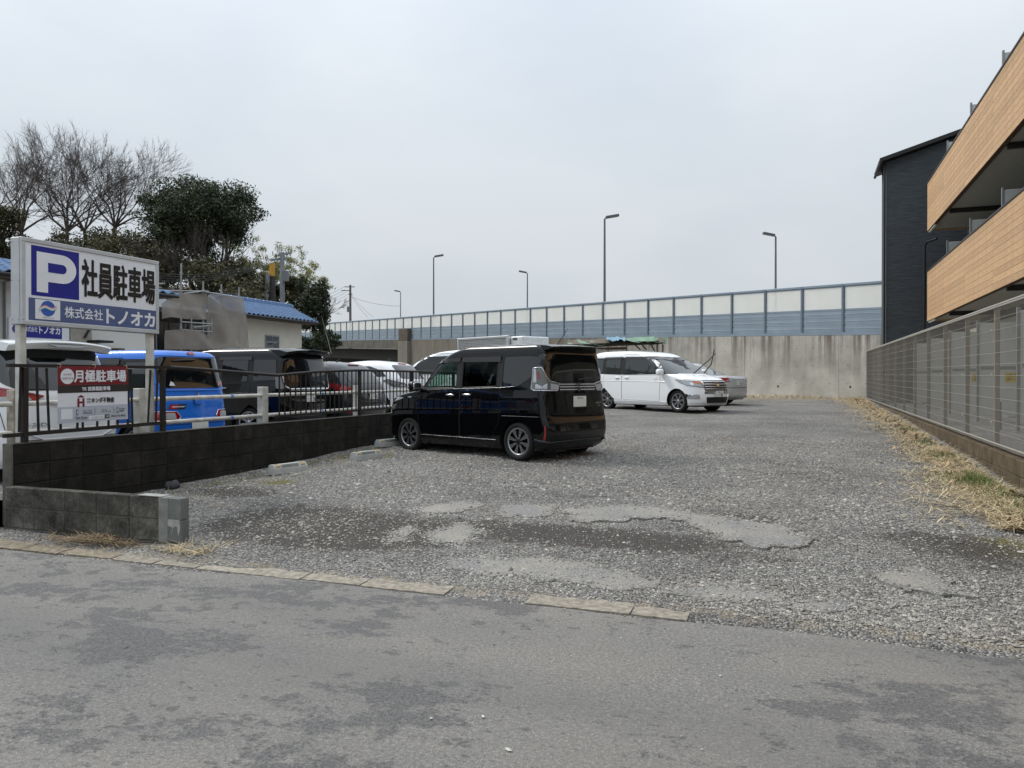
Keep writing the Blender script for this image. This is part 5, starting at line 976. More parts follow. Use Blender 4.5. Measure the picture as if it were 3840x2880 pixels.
m_ = len(pr); mb.f = [(i * m_ + j, i * m_ + (j + 1) % m_, (i + 1) * m_ + (j + 1) % m_, (i + 1) * m_ + j) for i in range(12) for j in range(m_)] + [tuple(range(m_)), tuple(range(12 * m_, 13 * m_))]; mb.m = [0] * len(mb.f); mb.sm = [True] * len(mb.f); sp = mb.build('roof_spoiler', BLK, c.t); sp.data.set_sharp_from_angle(angle=R(40))
for sg in (1, -1): c.line('bumper_lip', [(sg * a, b) for a, b in [(.98, .33), (.72, .29), (.62, .30)]], 'B', .045, BLK, .03); c.line('lip_edge', [(sg * a, b) for a, b in [(.98, .355), (.72, .318), (.55, .325), (0, .325)]], 'B', .008, MATS['belt_line'], .02)
tube_on(c, 'antenna', [(-1.42, .05, 1.785), (-1.64, .05, 2.05)], [.006, .003], mat('antenna', (30, 30, 30), .5)); pod(q := MB(), (-1.41, .05, 1.785), (.05, .025, .02), 2.5); q.build('antenna_base', TRIM, c.t)
tube_on(c, 'rear_wiper', [c.P('B', .02, 1.24, .03), c.P('B', -.35, 1.27, .03)], .012, TRIM)
c.patch('windscreen', [(y, z) for y, z in rnd([(-.72, 1.13), (.72, 1.13), (.64, 1.56), (-.64, 1.56)], .06)], 'F', TINT, -.004, skirt=0)
c.patch('grille', rnd([(-.42, .55), (.42, .55), (.46, .9), (-.46, .9)], .03), 'F', TRIM, .008)
for z in (.62, .7, .78, .86): c.line('grille_bar', [(-.42, z), (.42, z)], 'F', .02, CHROME, .02)
SEAT = mat('seat_cloth', (34, 34, 36), .9)
for x, ys in ((.10, (.34, -.34)), (-.85, (.34, -.34))):
    for y in ys:
        st = MB(); pod(st, (x, y, 1.05), (.09, .23, .30), 4); pod(st, (x - .02, y, 1.42), (.05, .12, .085), 3); st.build('seat', SEAT, c.t)
rgw = MB(); rgw.tube([(.50 + .07 * math.cos(a), -.34 + .18 * math.sin(a), 1.10 + .16 * math.cos(a)) for a in np.linspace(0, 6.283, 25)], .014, 6, cap=False); rgw.build('steering_wheel', TRIM, c.t)
MB().bbox(.62, 1.1, -.64, .64, .99, 1.09, .04).build('dashboard', TRIM, c.t)
c.finish(); SOLIO = c

def van_common(c, glassm, fd, rd, qg, doors, hm, chrome=None, visor=True):
    for v_ in 'LR':
        for pl, nm in ((fd, 'front_door_window'), (rd, 'rear_door_window'), (qg, 'quarter_window')):
            if pl: c.patch(nm, rnd(pl, .04), v_, glassm, .006)
        for d_, h in doors: c.door(d_, v_, h, hm)

# ---- white minivan facing right, wipers raised
WHT = paint('pearl_white', (238, 240, 242), 0, .35)
hw = Vector((.60, -.80, 0)); lw = Vector((.80, .60, 0)); FA = Vector((4.66, 21.8, 0)) + lw * .80
rowsW = [(.19, 2.04, -2.2, .79, .4, .25), (.28, 2.20, -2.31, .835, .5, .3), (.48, 2.25, -2.345, .846, .55, .28), (.66, 2.22, -2.335, .847, .55, .25), (.82, 2.17, -2.32, .846, .55, .22), (.90, 2.09, -2.315, .844, .52, .2), (.97, 1.93, -2.31, .842, .46, .2), (1.03, 1.68, -2.30, .838, .42, .2), (1.08, 1.42, -2.295, .832, .36, .2), (1.25, 1.12, -2.28, .812, .3, .2), (1.45, .76, -2.25, .785, .28, .2), (1.60, .46, -2.22, .76, .28, .2), (1.69, .22, -2.18, .735, .28, .22), (1.755, -.08, -2.10, .69, .32, .25), (1.795, -.5, -1.9, .58, .35, .3), (1.815, -1.0, -1.5, .36, .25, .25)]
def big_van(name, label, pm, loc, yaw, glassm, front=True, rear=True):
    c = Car(name, label, rowsW, pm, loc, yaw, (-1.41, 1.445), .80, .316, 'twin', .195, cat='minivan'); blk = MATS.get('black_paint')
    for v_ in 'LR':
        sg = 1 if v_ == 'L' else -1
        c.patch('window_band', rnd([(1.33, 1.085), (1.10, 1.28), (.72, 1.52), (.50, 1.575), (-.6, 1.60), (-2.12, 1.60), (-2.16, 1.12), (-.6, 1.075)], .05), v_, TRIM, .004)
        for nm, pl in (('front_door_window', [(.62, 1.10), (.62, 1.38), (.44, 1.50), (.28, 1.535), (-.58, 1.545), (-.58, 1.10)]), ('corner_window', [(1.22, 1.11), (.72, 1.11), (.72, 1.40)]), ('rear_door_window', [(-.80, 1.11), (-.80, 1.55), (-1.42, 1.555), (-1.42, 1.13)]), ('quarter_window', [(-1.56, 1.14), (-1.56, 1.555), (-2.05, 1.55), (-2.1, 1.16)])): c.patch(nm, rnd(pl, .03), v_, glassm if nm != 'corner_window' else GLW, .010)
        c.patch('rain_visor', [(.74, 1.49), (.52, 1.59), (-.6, 1.615), (-.6, 1.545), (.45, 1.515)], v_, mat('visor', (34, 31, 30), .25, coat=.5), .022); c.patch('rain_visor', [(-.72, 1.615), (-1.5, 1.615), (-1.5, 1.55), (-.72, 1.55)], v_, MATS['visor'], .022)
        c.door([(.84, 1.05), (-.70, 1.065), (-.70, .33), (.80, .30)], v_, (-.50, .99), pm); c.door([(-.72, 1.065), (-1.50, 1.09), (-1.50, .7), (-1.05, .34), (-.72, .33)], v_, (-.90, .985), pm)
        c.line('crease', [(1.05, .865), (-2.1, .90)], v_, .02, pm, .009); c.patch('side_skirt', rnd([(1.02, .20), (-1.0, .20), (-1.0, .30), (1.02, .29)], .02), v_, pm, .018); c.line('roof_seam', [(-.66, 1.6), (-.66, 1.70), (.1, 1.68)], v_, .008, GAP, .003)
        mirror(c, .92, 1.08, pm, sg, (.085, .11, .095))
        c.patch('mirror_foot', rnd([(.58, .93), (.70, .93), (.70, 1.03), (.58, 1.03)], .02), v_, pm, .012)
        if front:
            hlp = c.patch('headlamp', [(sg * a, b) for a, b in rnd([(.48, .70), (.95, .76), (1.16, .85), (1.22, .93), (1.0, .90), (.55, .87)], .02)], 'F', CLRL, .008); c.patch('lamp_amber', [(sg * a, b) for a, b in [(.52, .80), (.72, .82), (.80, .88), (.56, .865)]], 'F', AMB, .012, hlp); c.patch('lamp_core', [(sg * a, b) for a, b in circle(.82, .80, .055, .04, 14)], 'F', CHROME, .012, hlp); c.line('lamp_edge', [(sg * a, b) for a, b in [(.48, .70), (.95, .76), (1.16, .85), (1.22, .93), (1.0, .90), (.55, .87)]], 'F', .012, TRIM, .010, hlp, True)
            fg = c.patch('fog_lamp', [(sg * a, b) for a, b in rnd([(.62, .38), (1.05, .40), (1.08, .53), (.66, .51)], .05)], 'F', CHROME, .012); c.patch('fog_bulb', [(sg * a, b) for a, b in circle(.86, .455, .09, .035, 14)], 'F', CLRL, .018, fg)
        else: c.patch('headlamp', [(sg * a, b) for a, b in rnd([(.48, .70), (.95, .76), (1.22, .93), (.55, .87)], .02)], 'F', CLRL, .008)
        if rear: c.patch('tail_lamp', [(sg * a, b) for a, b in rnd([(.66, .95), (.88, .95), (.86, 1.5), (.74, 1.5)], .03)], 'B', REDL, .014)
    c.patch('windscreen', rnd([(-.80, 1.10), (.80, 1.10), (.70, 1.60), (-.70, 1.60)], .08), 'F', GLW, .006)
    c.patch('rear_window', rnd([(-.66, 1.12), (.66, 1.12), (.64, 1.56), (-.64, 1.56)], .08), 'B', GLD, .006)
    c.patch('grille', rnd([(-.50, .62), (.50, .62), (.46, .90), (-.46, .90)], .03), 'F', TRIM, .010)
    for z in (.66, .725, .79, .855): c.line('grille_bar', [(-.48, z), (.48, z)], 'F', .028, CHROME, .026)
    c.patch('grille_emblem', rnd([(-.05, .74), (.05, .74), (.06, .84), (-.06, .84)], .02), 'F', CHROME, .034); c.patch('lower_grille', rnd([(-.42, .28), (.42, .28), (.46, .44), (-.46, .44)], .03), 'F', TRIM, .012); c.patch('bumper_chrome', rnd([(-.52, .53), (.52, .53), (.50, .61), (-.50, .61)], .02), 'F', CHROME, .012)
    c.plate('F', .52, '・・42', '野田 300', off=.035); c.line('front_lip', [(-.9, .235), (.9, .235)], 'F', .05, pm, .02); c.line('hood_seam', [(-.95, .93), (-.5, .905), (.5, .905), (.95, .93)], 'F', .008, GAP, .003)
    return c
FAc = FA - hw * 1.445
c = big_van('minivan', 'white minivan with both windscreen wipers raised, parked behind the black minivan', WHT, (FAc.x, FAc.y, .585), math.atan2(hw.y, hw.x), GLM)
for y, w1, w2 in ((-.05, (.25, .33, .36), (.38, .50, .58)), (.42, (.13, .18, .27), (.18, .24, .70))): p = c.P('F', y, 1.09, .02); tube_on(c, 'wiper', [p, p + Vector(w1), p + Vector(w2)], [.018, .016, .013], TRIM)
c.finish()

# ---- white minivan in the neighbouring row (side on)
c = big_van('minivan', 'white minivan side-on in the next lot, seen over the railing', WHT, L(15.85, -2.7, NZ(15.8)), math.atan2(-V.y, -V.x), GLD, False); c.finish()

# ---- silver sedan
SIL = paint('silver_paint', (196, 198, 200), .35, .3); hs_ = Vector((-.70, .714, 0)); RC = Vector((7.50, 25.60, 0))
rowsM = [(.18, 2.1, -2.2, .80, .4, .3), (.30, 2.32, -2.33, .88, .6, .4), (.50, 2.365, -2.365, .897, .6, .4), (.66, 2.30, -2.36, .897, .6, .38), (.78, 2.05, -2.34, .892, .55, .36), (.87, 1.55, -2.32, .885, .5, .34), (.93, 1.08, -2.27, .872, .4, .32), (.965, .90, -2.1, .862, .35, .34), (.99, .82, -1.72, .845, .35, .4), (1.06, .68, -1.46, .80, .35, .4), (1.18, .44, -1.18, .735, .3, .38), (1.30, .18, -.90, .665, .28, .35), (1.38, -.02, -.70, .60, .28, .3), (1.42, -.16, -.55, .5, .25, .25), (1.435, -.25, -.45, .34, .08, .08)]
p = RC + hs_ * 2.34
c = Car('sedan', 'silver sedan with red tail lamps parked beyond the white minivan', rowsM, SIL, (p.x, p.y, .665), math.atan2(hs_.y, hs_.x), (-1.42, 1.43), .87, .325, 'ten', .2, cat='car')
for v_ in 'LR':
    sg = 1 if v_ == 'L' else -1
    c.patch('side_window', rnd([(.55, 1.0), (.16, 1.28), (-.1, 1.335), (-.62, 1.32), (-1.05, 1.17), (-1.3, 1.02)], .04), v_, GLD, .006); c.door([(.9, .92), (-.12, .95), (-.12, .3), (.82, .3)], v_, (.1, .80), CHROME); c.door([(-.14, .95), (-1.1, .97), (-1.15, .72), (-.95, .32), (-.14, .3)], v_, (-.9, .83), CHROME)
    tl = c.patch('tail_lamp', [(sg * a, b) for a, b in rnd([(.50, .77), (1.0, .76), (1.28, .90), (1.20, .925), (.56, .90)], .02)], 'B', REDL, .01); c.patch('lamp_clear', [(sg * a, b) for a, b in [(.52, .78), (.68, .775), (.66, .84), (.54, .84)]], 'B', CLRL, .014, tl); c.patch('headlamp', [(sg * a, b) for a, b in rnd([(.5, .6), (1.1, .66), (1.3, .76), (.6, .72)], .02)], 'F', CLRL, .01)
    mirror(c, .70, .96, SIL, sg); c.patch('exhaust_trim', [(sg * a, b) for a, b in rnd([(.55, .24), (.78, .24), (.78, .32), (.55, .32)], .03)], 'B', TRIM, .012)
c.patch('rear_window', rnd([(-.66, 1.02), (.66, 1.02), (.54, 1.33), (-.54, 1.33)], .06), 'B', GLW, .006); c.patch('windscreen', rnd([(-.7, 1.0), (.7, 1.0), (.56, 1.34), (-.56, 1.34)], .06), 'F', GLW, .006)
tg = c.patch('boot_lid', rnd([(-.62, .60), (.62, .60), (.70, .92), (-.70, .92)], .04), 'B', SIL, .005, rim=GAP); c.line('chrome_strip', [(-.36, .865), (.36, .865)], 'B', .03, CHROME, .03); c.plate('B', .74, '・・18', '野田 300', off=.022); c.line('bumper_crease', [(-1.1, .58), (1.1, .58)], 'B', .012, GAP, .004)
c.patch('grille', rnd([(-.5, .5), (.5, .5), (.45, .68), (-.45, .68)], .03), 'F', TRIM, .01)
c.finish()

YN = math.atan2(-V.y, -V.x)                        # cars of the next lot stand with their tails to the wall
def rear_place(u, v, Lh): return L(u, v - Lh, NZ(u))
# ---- white compact minivan (left edge)
WHT2 = paint('white_car_paint', (234, 236, 238), 0, .35)
rowsF = [(.18, 1.9, -1.98, .78, .4, .25), (.28, 2.08, -2.10, .83, .5, .32), (.48, 2.145, -2.145, .845, .5, .32), (.66, 2.12, -2.135, .846, .5, .3), (.80, 2.05, -2.12, .845, .5, .28), (.92, 1.85, -2.105, .842, .45, .28), (1.0, 1.55, -2.09, .838, .4, .28), (1.08, 1.30, -2.06, .828, .35, .28), (1.25, 1.02, -1.99, .80, .3, .27), (1.42, .72, -1.91, .765, .28, .27), (1.54, .48, -1.85, .735, .28, .26), (1.62, .26, -1.79, .705, .28, .26), (1.67, .0, -1.70, .64, .3, .3), (1.71, -.5, -1.2, .36, .2, .2)]
c = Car('minivan', 'white compact minivan at the left edge with large red tail lamp', rowsF, WHT2, rear_place(1.5, -.95, 2.145), YN, (-1.37, 1.37), .80, .30, 'ten', .18, cat='minivan')
c.patch('rear_window', rnd([(-.80, 1.17), (-.62, 1.075), (.62, 1.075), (.80, 1.17), (.86, 1.36), (.76, 1.57), (-.76, 1.57), (-.86, 1.36)], .07), 'B', GLD, .006)
for v_ in 'LR':
    sg = 1 if v_ == 'L' else -1
    tl = c.patch('tail_lamp', [(sg * a, b) for a, b in rnd([(.35, 1.01), (.50, .945), (.9, .925), (1.36, .93), (1.30, 1.10), (1.08, 1.24), (.94, 1.27), (.84, 1.12), (.60, 1.065)], .03)], 'B', REDL, .018)
    c.patch('lamp_clear', [(sg * a, b) for a, b in rnd([(.52, .96), (1.0, .94), (.98, 1.0), (.56, 1.01)], .02)], 'B', CLRL, .023, tl); c.line('lamp_edge', [(sg * a, b) for a, b in [(.40, 1.01), (.60, 1.05), (.83, 1.10), (.93, 1.25)]], 'B', .02, mat('deep_red', (110, 8, 14), .15, coat=1.), .022, tl)
    c.patch('side_window', rnd([(-.55, 1.10), (-.55, 1.50), (-1.45, 1.48), (-1.72, 1.30), (-1.70, 1.13)], .05), v_, GLD, .006); c.patch('front_door_window', rnd([(.95, 1.06), (.45, 1.48), (-.48, 1.51), (-.48, 1.09)], .05), v_, GLD, .006)
    c.door([(.95, 1.0), (-.40, 1.06), (-.40, .32), (.85, .32)], v_, (-.2, .9), WHT2); c.door([(-.42, 1.06), (-1.3, 1.09), (-1.3, .75), (-.95, .36), (-.42, .32)], v_, (-.6, .92), WHT2)
    c.patch('reflector', rnd([(sg * .88, .33), (sg * .93, .33), (sg * .93, .52), (sg * .89, .52)], .01), 'B', REDL, .014); mirror(c, .98, 1.05, WHT2, sg); c.patch('headlamp', [(sg * a, b) for a, b in rnd([(.5, .7), (1.0, .76), (1.2, .9), (.6, .85)], .02)], 'F', CLRL, .01)
c.line('tailgate_gap', rnd([(-.86, 1.5), (-.88, .95), (-.78, .50), (.78, .50), (.88, .95), (.86, 1.5)], .1), 'B', .010, GAP, .003); c.line('bumper_step', [(-1.1, .60), (-.7, .62), (-.4, .50), (.4, .50), (.7, .62), (1.1, .60)], 'B', .02, WHT2, .012)
c.patch('plate_garnish', rnd([(-.30, .90), (.30, .90), (.28, .93), (-.28, .93)], .01), 'B', CHROME, .03); c.plate('B', .80, '・・64', '松戸 500', off=.016); text('badge', 'FREED', (0, 0, 1, 1), lambda a, b, d: c.P('B', .66 - .30 * a, .655 + .045 * b, .008), CHROME, c.t, .012)
mb = MB(); pr = [(-1.50, 1.705), (-1.80, 1.70), (-2.02, 1.675), (-2.035, 1.655), (-1.97, 1.585), (-1.75, 1.60)]
for i in range(15): t = -1 + 2 * i / 14; k = 1 - .3 * abs(t) ** 5; mb.v += [(-1.55 + (x + 1.55) * (1 - .16 * abs(t) ** 5), .70 * t, z - .05 * t * t) for x, z in pr]
m_ = len(pr); mb.f = [(i * m_ + j, i * m_ + (j + 1) % m_, (i + 1) * m_ + (j + 1) % m_, (i + 1) * m_ + j) for i in range(14) for j in range(m_)] + [tuple(range(m_)), tuple(range(14 * m_, 15 * m_))]; mb.m = [0] * len(mb.f); mb.sm = [True] * len(mb.f); sp = mb.build('roof_spoiler', WHT2, c.t); sp.data.set_sharp_from_angle(angle=R(40))
MB().prism([(-.26, 0), (-.16, .028), (.16, .028), (.26, 0), (.16, -.028), (-.16, -.028)], lambda a, b, d: (d + b * .8, a, 1.625 + b * .9), -2.035, -2.0).build('brake_light', SMOKE, sp)
c.patch('windscreen', rnd([(-.76, 1.10), (.76, 1.10), (.64, 1.56), (-.64, 1.56)], .06), 'F', GLW, .006); c.patch('grille', rnd([(-.4, .6), (.4, .6), (.4, .75), (-.4, .75)], .02), 'F', TRIM, .01)
c.finish()

# ---- blue kei wagon
BLU = paint('blue_paint', (30, 112, 214), .15, .3)
rowsB = [(.18, 1.55, -1.6, .68, .3, .22), (.26, 1.66, -1.67, .715, .35, .25), (.45, 1.698, -1.698, .735, .38, .22), (.62, 1.69, -1.69, .737, .38, .2), (.80, 1.66, -1.665, .736, .36, .19), (.92, 1.54, -1.655, .733, .35, .19), (.98, 1.30, -1.65, .73, .32, .19), (1.04, 1.05, -1.64, .722, .3, .19), (1.25, .80, -1.61, .692, .26, .19), (1.45, .56, -1.575, .662, .24, .19), (1.54, .40, -1.555, .642, .24, .19), (1.595, .2, -1.52, .615, .26, .2), (1.63, -.05, -1.45, .55, .3, .25), (1.65, -.5, -1.1, .32, .2, .2)]
c = Car('kei_car', 'bright blue boxy kei car behind the white pipe guard', rowsB, BLU, rear_place(3.65, -1.0, 1.698), YN, (-1.20, 1.26), .72, .288, 'ten', .155, cat='car')
c.patch('rear_window', rnd([(-.58, 1.085), (.58, 1.085), (.67, 1.19), (.655, 1.53), (-.655, 1.53), (-.67, 1.19)], .09), 'B', GLD, .006); c.line('window_frame', rnd([(-.62, 1.05), (.62, 1.05), (.71, 1.18), (.69, 1.55), (-.69, 1.55), (-.71, 1.18)], .09), 'B', .018, BLU, .010, None, True)
c.patch('brake_light', rnd([(-.06, 1.57), (.06, 1.57), (.06, 1.605), (-.06, 1.605)], .012), 'B', REDL, .016); c.plate('B', .545, '', '松戸 583', off=.014, tilt=-4); c.patch('gate_handle', rnd([(-.075, .84), (.075, .84), (.075, .94), (-.075, .94)], .025), 'B', BLU, .02, rim=GAP)
emblem(c.t, lambda y, z: c.P('B', y, .995 + z, .016), .075, CHROME); c.line('gate_gap', rnd([(-.75, 1.52), (-.74, .92), (-.66, .56), (.66, .56), (.74, .92), (.75, 1.52)], .06), 'B', .010, GAP, .003); c.line('bumper_fold', [(-.95, .60), (-.55, .60), (-.4, .64), (.4, .64), (.55, .60), (.95, .60)], 'B', .016, BLU, .010)
bd = c.patch('side_sticker', [(.56, .78), (.26, .78), (.22, .85), (.52, .85)], 'B', mat('sticker_black', (28, 26, 30), .4), .006); c.patch('sticker_red', [(.555, .785), (.40, .785), (.37, .845), (.515, .845)], 'B', mat('sticker_red', (170, 34, 40), .4), .008, bd); text('sticker_text', 'monster', (0, 0, 1, 1), lambda a, b, d: c.P('B', .50 - .24 * a - .02 * b, .805 + .022 * b, .011), SIGNW, bd, .02)
c.patch('window_sticker', [(-.48, 1.11), (-.60, 1.11), (-.60, 1.18), (-.48, 1.18)], 'B', mat('sticker_pink', (200, 150, 150), .5), .009); c.patch('window_sticker', circle(-.63, 1.17, .028, .03, 14), 'B', mat('sticker_sky', (120, 160, 200), .5), .009); c.patch('window_sticker', [(.50, 1.12), (.40, 1.115), (.43, 1.16), (.47, 1.18)], 'B', SIGNW, .009)
tube_on(c, 'rear_wiper', [c.P('B', .0, 1.49, .03), c.P('B', .20, 1.485, .03), c.P('B', .40, 1.47, .025)], [.02, .022, .008], TRIM); text('badge', 'WAGON R', (0, 0, 1, 1), lambda a, b, d: c.P('B', -.44 - .2 * a, .965 + .028 * b, .008), CHROME, c.t, .012); text('badge', 'HYBRID', (0, 0, 1, 1), lambda a, b, d: c.P('B', -.50 - .12 * a, .79 + .018 * b, .008), CHROME, c.t, .012)
for v_ in 'LR':
    sg = 1 if v_ == 'L' else -1; lamp = [(.36, .665), (.42, .745), (.90, .755), (.98, .69), (.96, .625), (.42, .615)]
    tl = c.patch('tail_lamp', [(sg * a, b) for a, b in rnd(lamp, .02)], 'B', REDL, .014); c.patch('lamp_clear', [(sg * a, b) for a, b in rnd([(.44, .64), (.60, .64), (.60, .725), (.46, .725)], .015)], 'B', CLRL, .02, tl); c.line('lamp_edge', [(sg * a, b) for a, b in lamp], 'B', .009, CHROME, .017, tl, True)
    c.patch('window_band', rnd([(1.0, 1.04), (.52, 1.46), (.3, 1.50), (-1.42, 1.50), (-1.47, 1.05)], .05), v_, TRIM, .004)
    for nm, pl in (('front_door_window', [(.88, 1.06), (.48, 1.42), (.30, 1.44), (.02, 1.45), (.02, 1.06)]), ('rear_door_window', [(-.08, 1.06), (-.08, 1.45), (-.82, 1.45), (-.82, 1.06)]), ('quarter_window', [(-.98, 1.07), (-.98, 1.45), (-1.34, 1.45), (-1.36, 1.09)])): c.patch(nm, rnd(pl, .03), v_, GLM, .009)
    c.patch('rain_visor', [(.5, 1.47), (.02, 1.50), (.02, 1.43), (.40, 1.415)], v_, MATS['visor'], .02); c.patch('rain_visor', [(-.04, 1.50), (-.86, 1.50), (-.86, 1.425), (-.04, 1.425)], v_, MATS['visor'], .02)
    c.door([(.95, .98), (-.02, 1.03), (-.02, .32), (.86, .32)], v_, (.10, .90), BLU); c.door([(-.04, 1.03), (-.90, 1.04), (-.90, .7), (-.74, .36), (-.04, .32)], v_, (-.74, .90), BLU); c.line('roof_seam', [(.05, 1.515), (-.9, 1.515), (-.95, 1.44), (-.95, 1.04)], v_, .010, GAP, .006); mirror(c, .84, 1.0, BLU, sg, (.07, .09, .07)); c.patch('headlamp', [(sg * a, b) for a, b in rnd([(.4, .7), (.8, .72), (.9, .88), (.4, .86)], .04)], 'F', CLRL, .01)
c.patch('windscreen', rnd([(-.68, 1.06), (.68, 1.06), (.6, 1.47), (-.6, 1.47)], .06), 'F', GLW, .006); c.patch('grille', rnd([(-.35, .6), (.35, .6), (.35, .75), (-.35, .75)], .02), 'F', TRIM, .01)
c.finish()

# ---- black minivan in the next lot
c = big_van('minivan', 'black minivan with chrome tailgate strip behind the dark railing', BLK, rear_place(7.75, -1.9, 2.345) + Vector((0, 0, -.02)), YN, GLD, False, False)
for v_ in 'LR':
    sg = 1 if v_ == 'L' else -1; lamp = [(.74, .98), (.90, .99), (.88, 1.27), (.80, 1.29)]; tl = c.patch('tail_lamp_cover', [(sg * a, b) for a, b in rnd(lamp, .03)], 'B', SMOKE, .024); c.line('lamp_edge', [(sg * a, b) for a, b in [(.76, 1.28), (.73, 1.03), (.62, .965)]], 'B', .03, CHROME, .03, tl)
c.line('chrome_strip', [(-.62, .97), (.62, .97)], 'B', .05, CHROME, .03); c.plate('B', .80, '・・56', '野田 500', off=.02); emblem(c.t, lambda y, z: c.P('B', y, 1.05 + z, .03), .07, CHROME); c.patch('tailgate', rnd([(-.66, .5), (.66, .5), (.72, .85), (-.72, .85)], .05), 'B', BLK, .004, rim=GAP); c.line('bumper_fold', [(-1.0, .44), (1.0, .44)], 'B', .02, BLK, .012)
mb = MB(); pr = [(-1.9, 1.80), (-2.2, 1.795), (-2.44, 1.75), (-2.44, 1.71), (-2.3, 1.67), (-2.1, 1.68)]
for i in range(13): t = -1 + 2 * i / 12; k = 1 - .3 * abs(t) ** 5; mb.v += [(-1.9 + (x + 1.9) * k, .72 * t, z - .05 * t ** 4) for x, z in pr]
m_ = len(pr); mb.f = [(i * m_ + j, i * m_ + (j + 1) % m_, (i + 1) * m_ + (j + 1) % m_, (i + 1) * m_ + j) for i in range(12) for j in range(m_)] + [tuple(range(m_)), tuple(range(12 * m_, 13 * m_))]; mb.m = [0] * len(mb.f); mb.sm = [True] * len(mb.f); sp = mb.build('roof_spoiler', BLK, c.t); sp.data.set_sharp_from_angle(angle=R(40))
tube_on(c, 'antenna', [(-1.55, .4, 1.81), (-1.85, .4, 1.90)], .006, TRIM); c.finish()

# ---- dark grey hatchback and white hatchback of the next lot
rowsH = [(.18, 1.85, -1.85, .78, .4, .3), (.30, 2.0, -1.98, .835, .5, .4), (.48, 2.03, -2.02, .846, .5, .38), (.66, 1.98, -2.0, .847, .5, .34), (.80, 1.75, -1.96, .845, .5, .32), (.90, 1.35, -1.93, .84, .4, .3), (.98, 1.05, -1.89, .828, .36, .3), (1.15, .78, -1.76, .785, .3, .3), (1.30, .5, -1.62, .735, .28, .3), (1.40, .25, -1.5, .68, .28, .3), (1.455, .0, -1.36, .61, .3, .3), (1.49, -.3, -1.1, .5, .3, .3), (1.51, -.5, -.9, .32, .15, .15)]
def hatch(label, pm, u, v, dk):
    c = Car('hatchback', label, rowsH, pm, rear_place(u, v, 2.02), YN, (-1.24, 1.29), .80, .30, 'ten', .18, cat='car')
    c.patch('rear_window', rnd([(-.66, 1.02), (.66, 1.02), (.60, 1.38), (-.60, 1.38)], .07), 'B', GLD, .006); c.patch('windscreen', rnd([(-.72, 1.02), (.72, 1.02), (.58, 1.40), (-.58, 1.40)], .06), 'F', GLW, .006)
    for v_ in 'LR':
        sg = 1 if v_ == 'L' else -1; tl = c.patch('tail_lamp', [(sg * a, b) for a, b in rnd([(.50, .80), (.95, .80), (1.22, .96), (1.05, 1.02), (.62, .90)], .02)], 'B', REDL if dk else SMOKE, .014); c.patch('lamp_clear', [(sg * a, b) for a, b in [(.62, .82), (.80, .82), (.78, .865), (.64, .865)]], 'B', CLRL, .018, tl)
        c.patch('side_window', rnd([(.72, 1.0), (.3, 1.30), (0, 1.36), (-.9, 1.35), (-1.25, 1.24), (-1.45, 1.08)], .05), v_, GLD, .006); c.line('pillar', [(-.12, 1.0), (-.12, 1.37)], v_, .05, TRIM, .010); c.door([(.95, .95), (-.10, .98), (-.10, .32), (.85, .32)], v_, (.1, .86), pm); c.door([(-.12, .98), (-1.05, 1.01), (-1.08, .7), (-.9, .36), (-.12, .32)], v_, (-.85, .89), pm); mirror(c, .78, .99, pm, sg); c.patch('headlamp', [(sg * a, b) for a, b in rnd([(.5, .62), (1.0, .68), (1.25, .82), (.6, .76)], .02)], 'F', CLRL, .01)
        c.patch('reflector', [(sg * a, b) for a, b in [(.66, .38), (.84, .38), (.84, .42), (.66, .42)]], 'B', REDL, .012)
    c.plate('B', .74, '・・80', '野田 530', off=.016); c.line('gate_gap', rnd([(-.8, 1.0), (-.7, .58), (.7, .58), (.8, 1.0)], .06), 'B', .010, GAP, .003); c.patch('brake_light', rnd([(-.2, 1.41), (.2, 1.41), (.2, 1.43), (-.2, 1.43)], .005), 'B', REDL, .02); c.patch('grille', rnd([(-.4, .5), (.4, .5), (.4, .62), (-.4, .62)], .02), 'F', TRIM, .01)
    tube_on(c, 'antenna', [(-1.0, 0, 1.49), (-1.12, 0, 1.56)], [.018, .006], TRIM); c.finish(); return c
hatch('dark grey hatchback with red tail lamp behind the dark railing', paint('grey_paint', (26, 27, 30), 0., .3), 9.55, -1.5, 1)
hatch('low white hatchback between the grey hatchback and the black minivan', WHT2, 13.1, -2.2, 0)

# ------------------------------------------------------------------ wooded hillside, trees, poles
xs = np.linspace(-75, 2, 60); ys = np.linspace(38, 72, 46); A, B_ = np.meshgrid(xs, ys, indexing='ij')
hz_ = 8.6 * np.clip((-A - 15) / 9, 0, 1) ** .8 * np.clip((B_ - 38) / 11, 0, 1) ** .9 + (fbm(A * .2, B_ * .2, 3, 9) - .5) * 2 * np.clip((B_ - 39) / 5, 0, 1) * np.clip((-A - 15) / 4, 0, 1) - .3
q = (np.arange(59)[:, None] * 46 + np.arange(45)[None]).ravel()
link('hillside', mesh_np('hillside', np.stack([A, B_, hz_], -1), np.stack([q, q + 46, q + 47, q + 1], -1), mat('leaf_litter', (62, 56, 40), .95, var=.3, scale=.8), True), None, None, None, None, 'structure')
def leafmat(name, a, b, c_):
    s = NT(name); r_ = s.n('ShaderNodeNewGeometry').outputs['Random Per Island']; col = s.ramp(r_, [(0, lin(a)), (.55, lin(b)), (1, lin(c_))]); col = s.mix(1., col, s.ramp(s.noise(s.coord(), .55, 3), [(.3, .65), (.7, 1.2)]), 'MULTIPLY')
    s.col(col); s.set(Roughness=.6); t = s.n('ShaderNodeBsdfTranslucent'); s.l(col, t.inputs[0]); m = s.n('ShaderNodeMixShader'); m.inputs[0].default_value = .25; s.l(s.p.outputs[0], m.inputs[1]); s.l(t.outputs[0], m.inputs[2]); s.l(m.outputs[0], s.out.inputs[0]); return s.m
